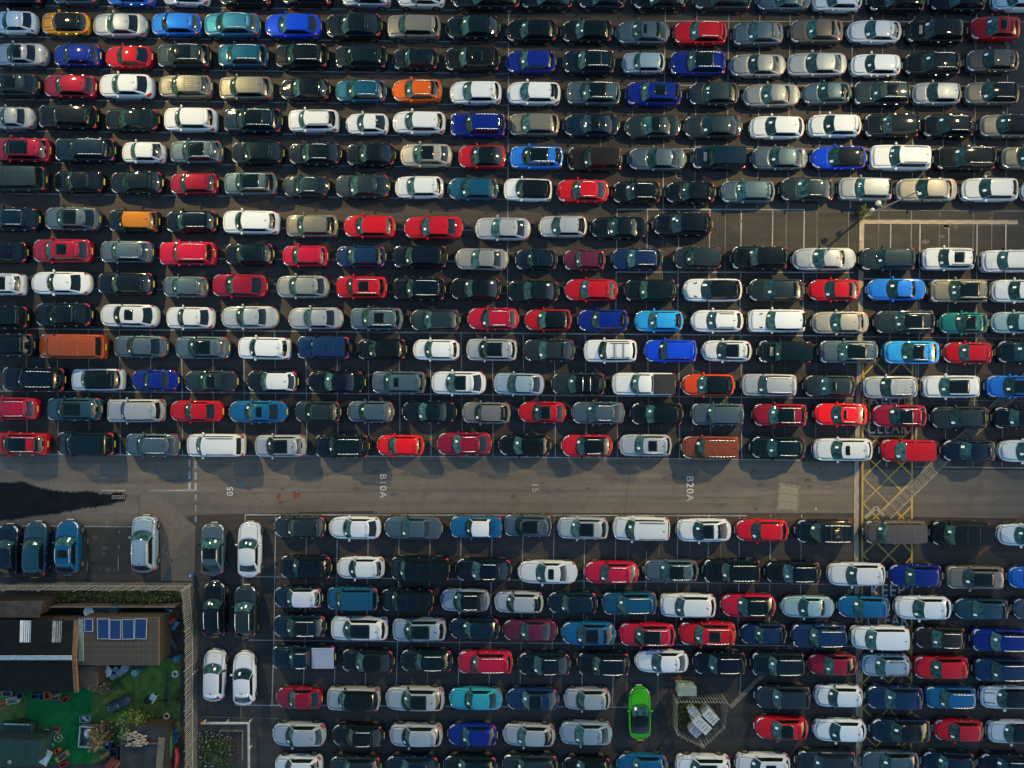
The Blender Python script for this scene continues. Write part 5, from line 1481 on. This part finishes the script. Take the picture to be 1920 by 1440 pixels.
for i, (x, y, rz, c, lab) in enumerate([(197, 1415, .6, (.34, .13, .035), 'tan rolled carpet lying on the turf'), (206, 1430, .75, (.36, .03, .015), 'red-orange roll nearest the tan carpet'), (213, 1432, .75, (.34, .05, .015), 'middle of the three orange-red rolls'), (221, 1434, .75, (.38, .09, .02), 'orange roll closest to the dark shed')]):
    p = G(x, y, .3); t = empty('carpet_roll', (p.x, p.y, .17), rz); mb = MB(); mb.tube((-.5, 0, 0), (.5, 0, 0), .17, n=14); mb.build('roll', mat('roll_%d' % i, c, .8, vary=.25), t); mb = MB(); mb.tube((-.503, 0, 0), (-.49, 0, 0), .06, n=10); mb.build('core', M['black'], t); tag(t, lab, 'roll')
for i, (x, y, c, lab) in enumerate([(307, 1157, (.01, .035, .16), 'dark blue barrel lying near the fence corner'), (318, 1166, (.30, .012, .012), 'red barrel lying between two blue barrels'), (325, 1173, (.02, .10, .18), 'light blue barrel below the red barrel'), (311, 1151, (.05, .13, .20), 'grey-blue barrel behind the dark blue barrel')]):
    p = G(x, y, .6); t = empty('barrel', (p.x, p.y, .27), .6 + .2 * i); mb = MB(); mb.tube((-.4, 0, 0), (.4, 0, 0), .26, n=16); mb.build('shell', mat('barrel_%d' % i, c, .45, vary=.2), t); mb = MB(); mb.tube((.4, 0, 0), (.415, 0, 0), .22, n=14); mb.build('lid', M['black'], t); tag(t, lab, 'barrel')
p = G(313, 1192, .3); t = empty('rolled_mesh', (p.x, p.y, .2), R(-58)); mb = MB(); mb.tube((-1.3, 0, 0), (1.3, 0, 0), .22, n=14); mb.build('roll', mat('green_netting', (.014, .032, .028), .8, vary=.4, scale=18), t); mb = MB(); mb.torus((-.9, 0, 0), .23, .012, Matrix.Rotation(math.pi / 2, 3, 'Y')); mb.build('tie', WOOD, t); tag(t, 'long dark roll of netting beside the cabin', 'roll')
for (x, y, lab) in ((314, 1222, 'pink paddle float near the netting roll'), (319, 1221, 'pink paddle float touching its twin')):
    mm = blob_mesh('float', (.18, .5, .16), mat('pink_plastic', (.36, .10, .12), .5, vary=.2), 12, 8, .9); p = G(x, y, .1); o = obj('float', mm, None, (p.x, p.y, .085), -.25); tag(o, lab, 'float')
p = G(304, 1163, .5); t = empty('timber_beam', (p.x, p.y, .4), R(35)); mb = MB(); mb.box((0, 0, 0), (1.0, .16, .12)); mb.build('beam', mat('fresh_timber', (.36, .24, .12), .7, vary=.25), t); mb = MB(); mb.lathe((-.5, 0, 0), [(.11, 0), (.13, .05), (.05, .1)], 10); mb.build('end_cap', wp, t); tag(t, 'short pale timber beam across the netting roll', 'timber')
for (x, y, lab) in ((3, 1319, 'red plastic paddle at the picture edge, upper of two'), (3, 1329, 'red plastic paddle at the picture edge, lower of two')):
    p = G(x, y, .05); mb = MB(); mb.box((0, 0, .03), (.9, .16, .04), bev=.02, rz=.25); o = mb.build('paddle', mat('red_plastic', (.42, .015, .03), .45, vary=.1), None, (p.x, p.y, .02)); tag(o, lab, 'paddle')
p = G(367, 1259, .6); t = empty('marker_pole', (p.x, p.y, 0)); 
for i in range(6): mb = MB(); mb.box((0, 0, .1 + i * .2), (.06, .06, .198)); mb.build('band', M['plate_w'] if i % 2 else M['tail'], t)
tag(t, 'thin red and white marker pole against the palisade fence', 'pole')
# blue canister at the fence corner
p = G(357, 1080, .5); t = empty('canister', (p.x, p.y, 0)); bl = mat('canister_blue', (.01, .09, .38), .4, vary=.15)
mb = MB(); mb.lathe((0, 0, 0), [(.17, 0), (.19, .04), (.19, .42), (.12, .50)], 16); mb.build('shell', bl, t, smooth=False); mb = MB(); mb.lathe((0, 0, .5), [(.07, 0), (.07, .07), (.03, .09)], 10); mb.build('cap', mat('cap_cream', (.6, .58, .4), .5), t); tag(t, 'bright blue canister standing at the fence corner', 'canister')

# ---- pipe barrier round the brick pad
bp = mat('barrier_paint', (.33, .37, .35), .5, vary=.25, scale=3)
t = empty('pipe_barrier', G(380, 1359)); O = t.location.copy()
pts = [G(380, 1356, .6) - O, G(466, 1356, .6) - O, G(467, 1455, .6) - O]
for a, b in zip(pts, pts[1:]):
    mb = MB(); mb.tube(a, b, .095, n=12); mb.build('rail', bp, t)
mb = MB(); mb.tube(pts[0] - Vector((.12, 0, 0)), pts[0] + Vector((.1, 0, 0)), .11, n=12); mb.build('orange_end', mat('orange_paint', (.55, .22, .04), .5, vary=.2), t)
for p in (pts[0], pts[0].lerp(pts[1], .5), pts[1], pts[1].lerp(pts[2], .5)): mb = MB(); mb.tube((p.x, p.y, 0), (p.x, p.y, .58), .07, n=10); mb.build('post', bp, t)
tag(t, 'pale L-shaped pipe barrier around the brick pad', 'barrier')
bpad = sheet('brick_pad', [(416, 1373), (452, 1374), (452, 1432), (416, 1432)], .014, mat('brick_red_pad', (.055, .032, .027), .9, vary=.35, scale=5), None); tag(bpad, 'dark red brick pad among the weeds', kind='structure')
for (a, b) in (((411, 1370), (455, 1370)), ((455, 1370), (455, 1425)), ((412, 1370), (412, 1395))):
    A, B = G(*a), G(*b); d = B - A; mb = MB(); mb.box((0, 0, .05), (d.length, .12, .1), bev=.01); mb.build('pad_kerb', mat('mossy_kerb', (.13, .13, .10), .9, vary=.3), bpad, (A + B) / 2 - bpad.location, math.atan2(d.y, d.x))
lit = MB()
for i in range(70):
    p = G(rs.uniform(372, 440), rs.uniform(1366, 1440)); s = rs.uniform(.03, .10); lit.box((p.x, p.y, .25), (s, s * rs.uniform(.5, 1.5), .03), rz=rs.uniform(0, 3), ry=rs.uniform(-.5, .5))
o = lit.build('litter', mat('litter_pale', (.32, .36, .38), .7, vary=.4, scale=9), None); tag(o, 'scraps of pale litter in the weeds', 'litter', kind='stuff')

# ---- fenced enclosure with grey cabinets
palisade('palisade_enclosure', [G(1261, 1300), G(1354, 1301), G(1349, 1347), G(1309, 1384), G(1261, 1360), G(1261, 1300)], 1.8, .24, 'five-sided palisade enclosure round the grey cabinets', railz=(.45, .5))
es = sheet('enclosure_ground', [(1261, 1301), (1353, 1302), (1348, 1347), (1309, 1383), (1262, 1360)], .016, soil, None); tag(es, 'weedy soil inside the five-sided enclosure', kind='structure')
wd = leaf_cloud(rs, G(1287, 1326), (1.3, 1.4, .4), 2600, .13, LEAF2, 'weeds'); tag(wd, 'weeds inside the five-sided enclosure', 'weeds', kind='stuff')
cabm = mat('cabinet_grey', (.24, .30, .32), .5, vary=.35, scale=4)
for (x, y, w, d, h, lab) in ((1316.5, 1360, 1.45, .72, 1.55, 'long pale grey cabinet in the middle of the enclosure'), (1333, 1345, 1.15, .72, 1.5, 'pale grey cabinet nearest the right fence of the enclosure'), (1305, 1371, .8, .75, 1.1, 'low pale grey cabinet at the front of the enclosure'), (1303, 1338, 1.0, .55, 1.2, 'narrow blue-grey cabinet at the back of the enclosure')):
    p = G(x, y, h); t = empty('cabinet', (p.x, p.y, 0), R(-44))
    mb = MB(); mb.box((0, 0, h / 2), (w, d, h - .06), bev=.02); mb.build('body', cabm, t)
    mb = MB(); mb.box((0, 0, h), (w + .06, d + .06, .05), bev=.015); mb.build('lid', mat('cabinet_lid', (.34, .38, .39), .6, vary=.3, scale=5), t)
    for k in range(4): mb = MB(); mb.box((-.32 * w + k * .21 * w, 0, h + .027), (.035, d * .7, .012)); mb.build('vent_slot', M['black'], t)
    for sx in (-.25, .25): mb = MB(); mb.box((sx * w, d / 2 + .012, h / 2), (w * .44, .02, h * .8)); mb.build('door', cabm, t)
    tag(t, lab, 'cabinet')
p = G(1288.5, 1296, 1.45); t = empty('utility_cabinet', (p.x, p.y, 0)); gc = mat('sage_cabinet', (.16, .21, .17), .55, vary=.2, scale=2)
mb = MB(); mb.box((0, 0, .75), (1.42, .72, 1.35), bev=.02); mb.build('body', gc, t)
for sx in (-.35, .35): mb = MB(); mb.box((sx, .372, .78), (.66, .025, 1.15)); mb.build('door', gc, t)
mb = MB(); mb.box((-.2, .39, 1.0), (.14, .01, .12)); mb.build('notice', M['plate_w'], t); mb = MB(); mb.box((0, 0, 1.46), (1.5, .8, .05), bev=.02); mb.build('lid', gc, t); tag(t, 'sage green utility cabinet on a brick base', 'cabinet')
t = empty('brick_base', G(1280, 1283)); br_ = mat('red_brick', (.13, .045, .026), .9, vary=.35, scale=6)
for i in range(9):
    for j in range(6):
        if 1 <= i <= 7 and 1 <= j <= 4: continue
        mb = MB(); mb.box((-.92 + i * .23, -.56 + j * .225, .05), (.215, .21, .1), bev=.006); mb.build('brick', br_, t)
tag(t, 'red brick base under the sage green cabinet', 'base')

# ---- lamp column with camera domes and a bush at its foot
t = empty('lamp_column', G(1617, 408)); O = t.location.copy()
colm = mat('column_grey', (.24, .26, .26), .5, metal=.3, vary=.15)
mb = MB(); mb.tube((0, 0, 0), (0, 0, 1.25), .11, .105, 14); mb.build('yellow_band', mat('band_yellow', (.50, .38, .10), .6, vary=.25), t)
mb = MB(); mb.tube((0, 0, 1.25), (0, 0, 3.6), .095, .085, 14); mb.tube((0, 0, 3.6), (.15, .05, 7.9), .07, .045, 12); mb.build('shaft', colm, t)
domem = mat('dome_white', (.36, .37, .34), .4, vary=.1)
for (z, dx, dy, r_) in ((2.15, -.25, .12, .17), (3.35, -.36, .36, .22)):
    mb = MB(); mb.tube((0, 0, z), (dx, dy, z), .03, n=8); mb.build('bracket', colm, t)
    mb = MB(); mb.lathe((dx, dy, z), [(.04, -.2), (r_ * .8, -.16), (r_, -.05), (r_ * .95, .05), (r_ * .5, .13), (.03, .15)], 18); mb.build('lamp_head', domem, t, smooth=True)
tag(t, 'grey lamp column with yellow foot and two round lamp heads', 'lamp post')
shrub(1612, 400, .42, .8, 'small green bush at the foot of the lamp column', n=500, size=.13)
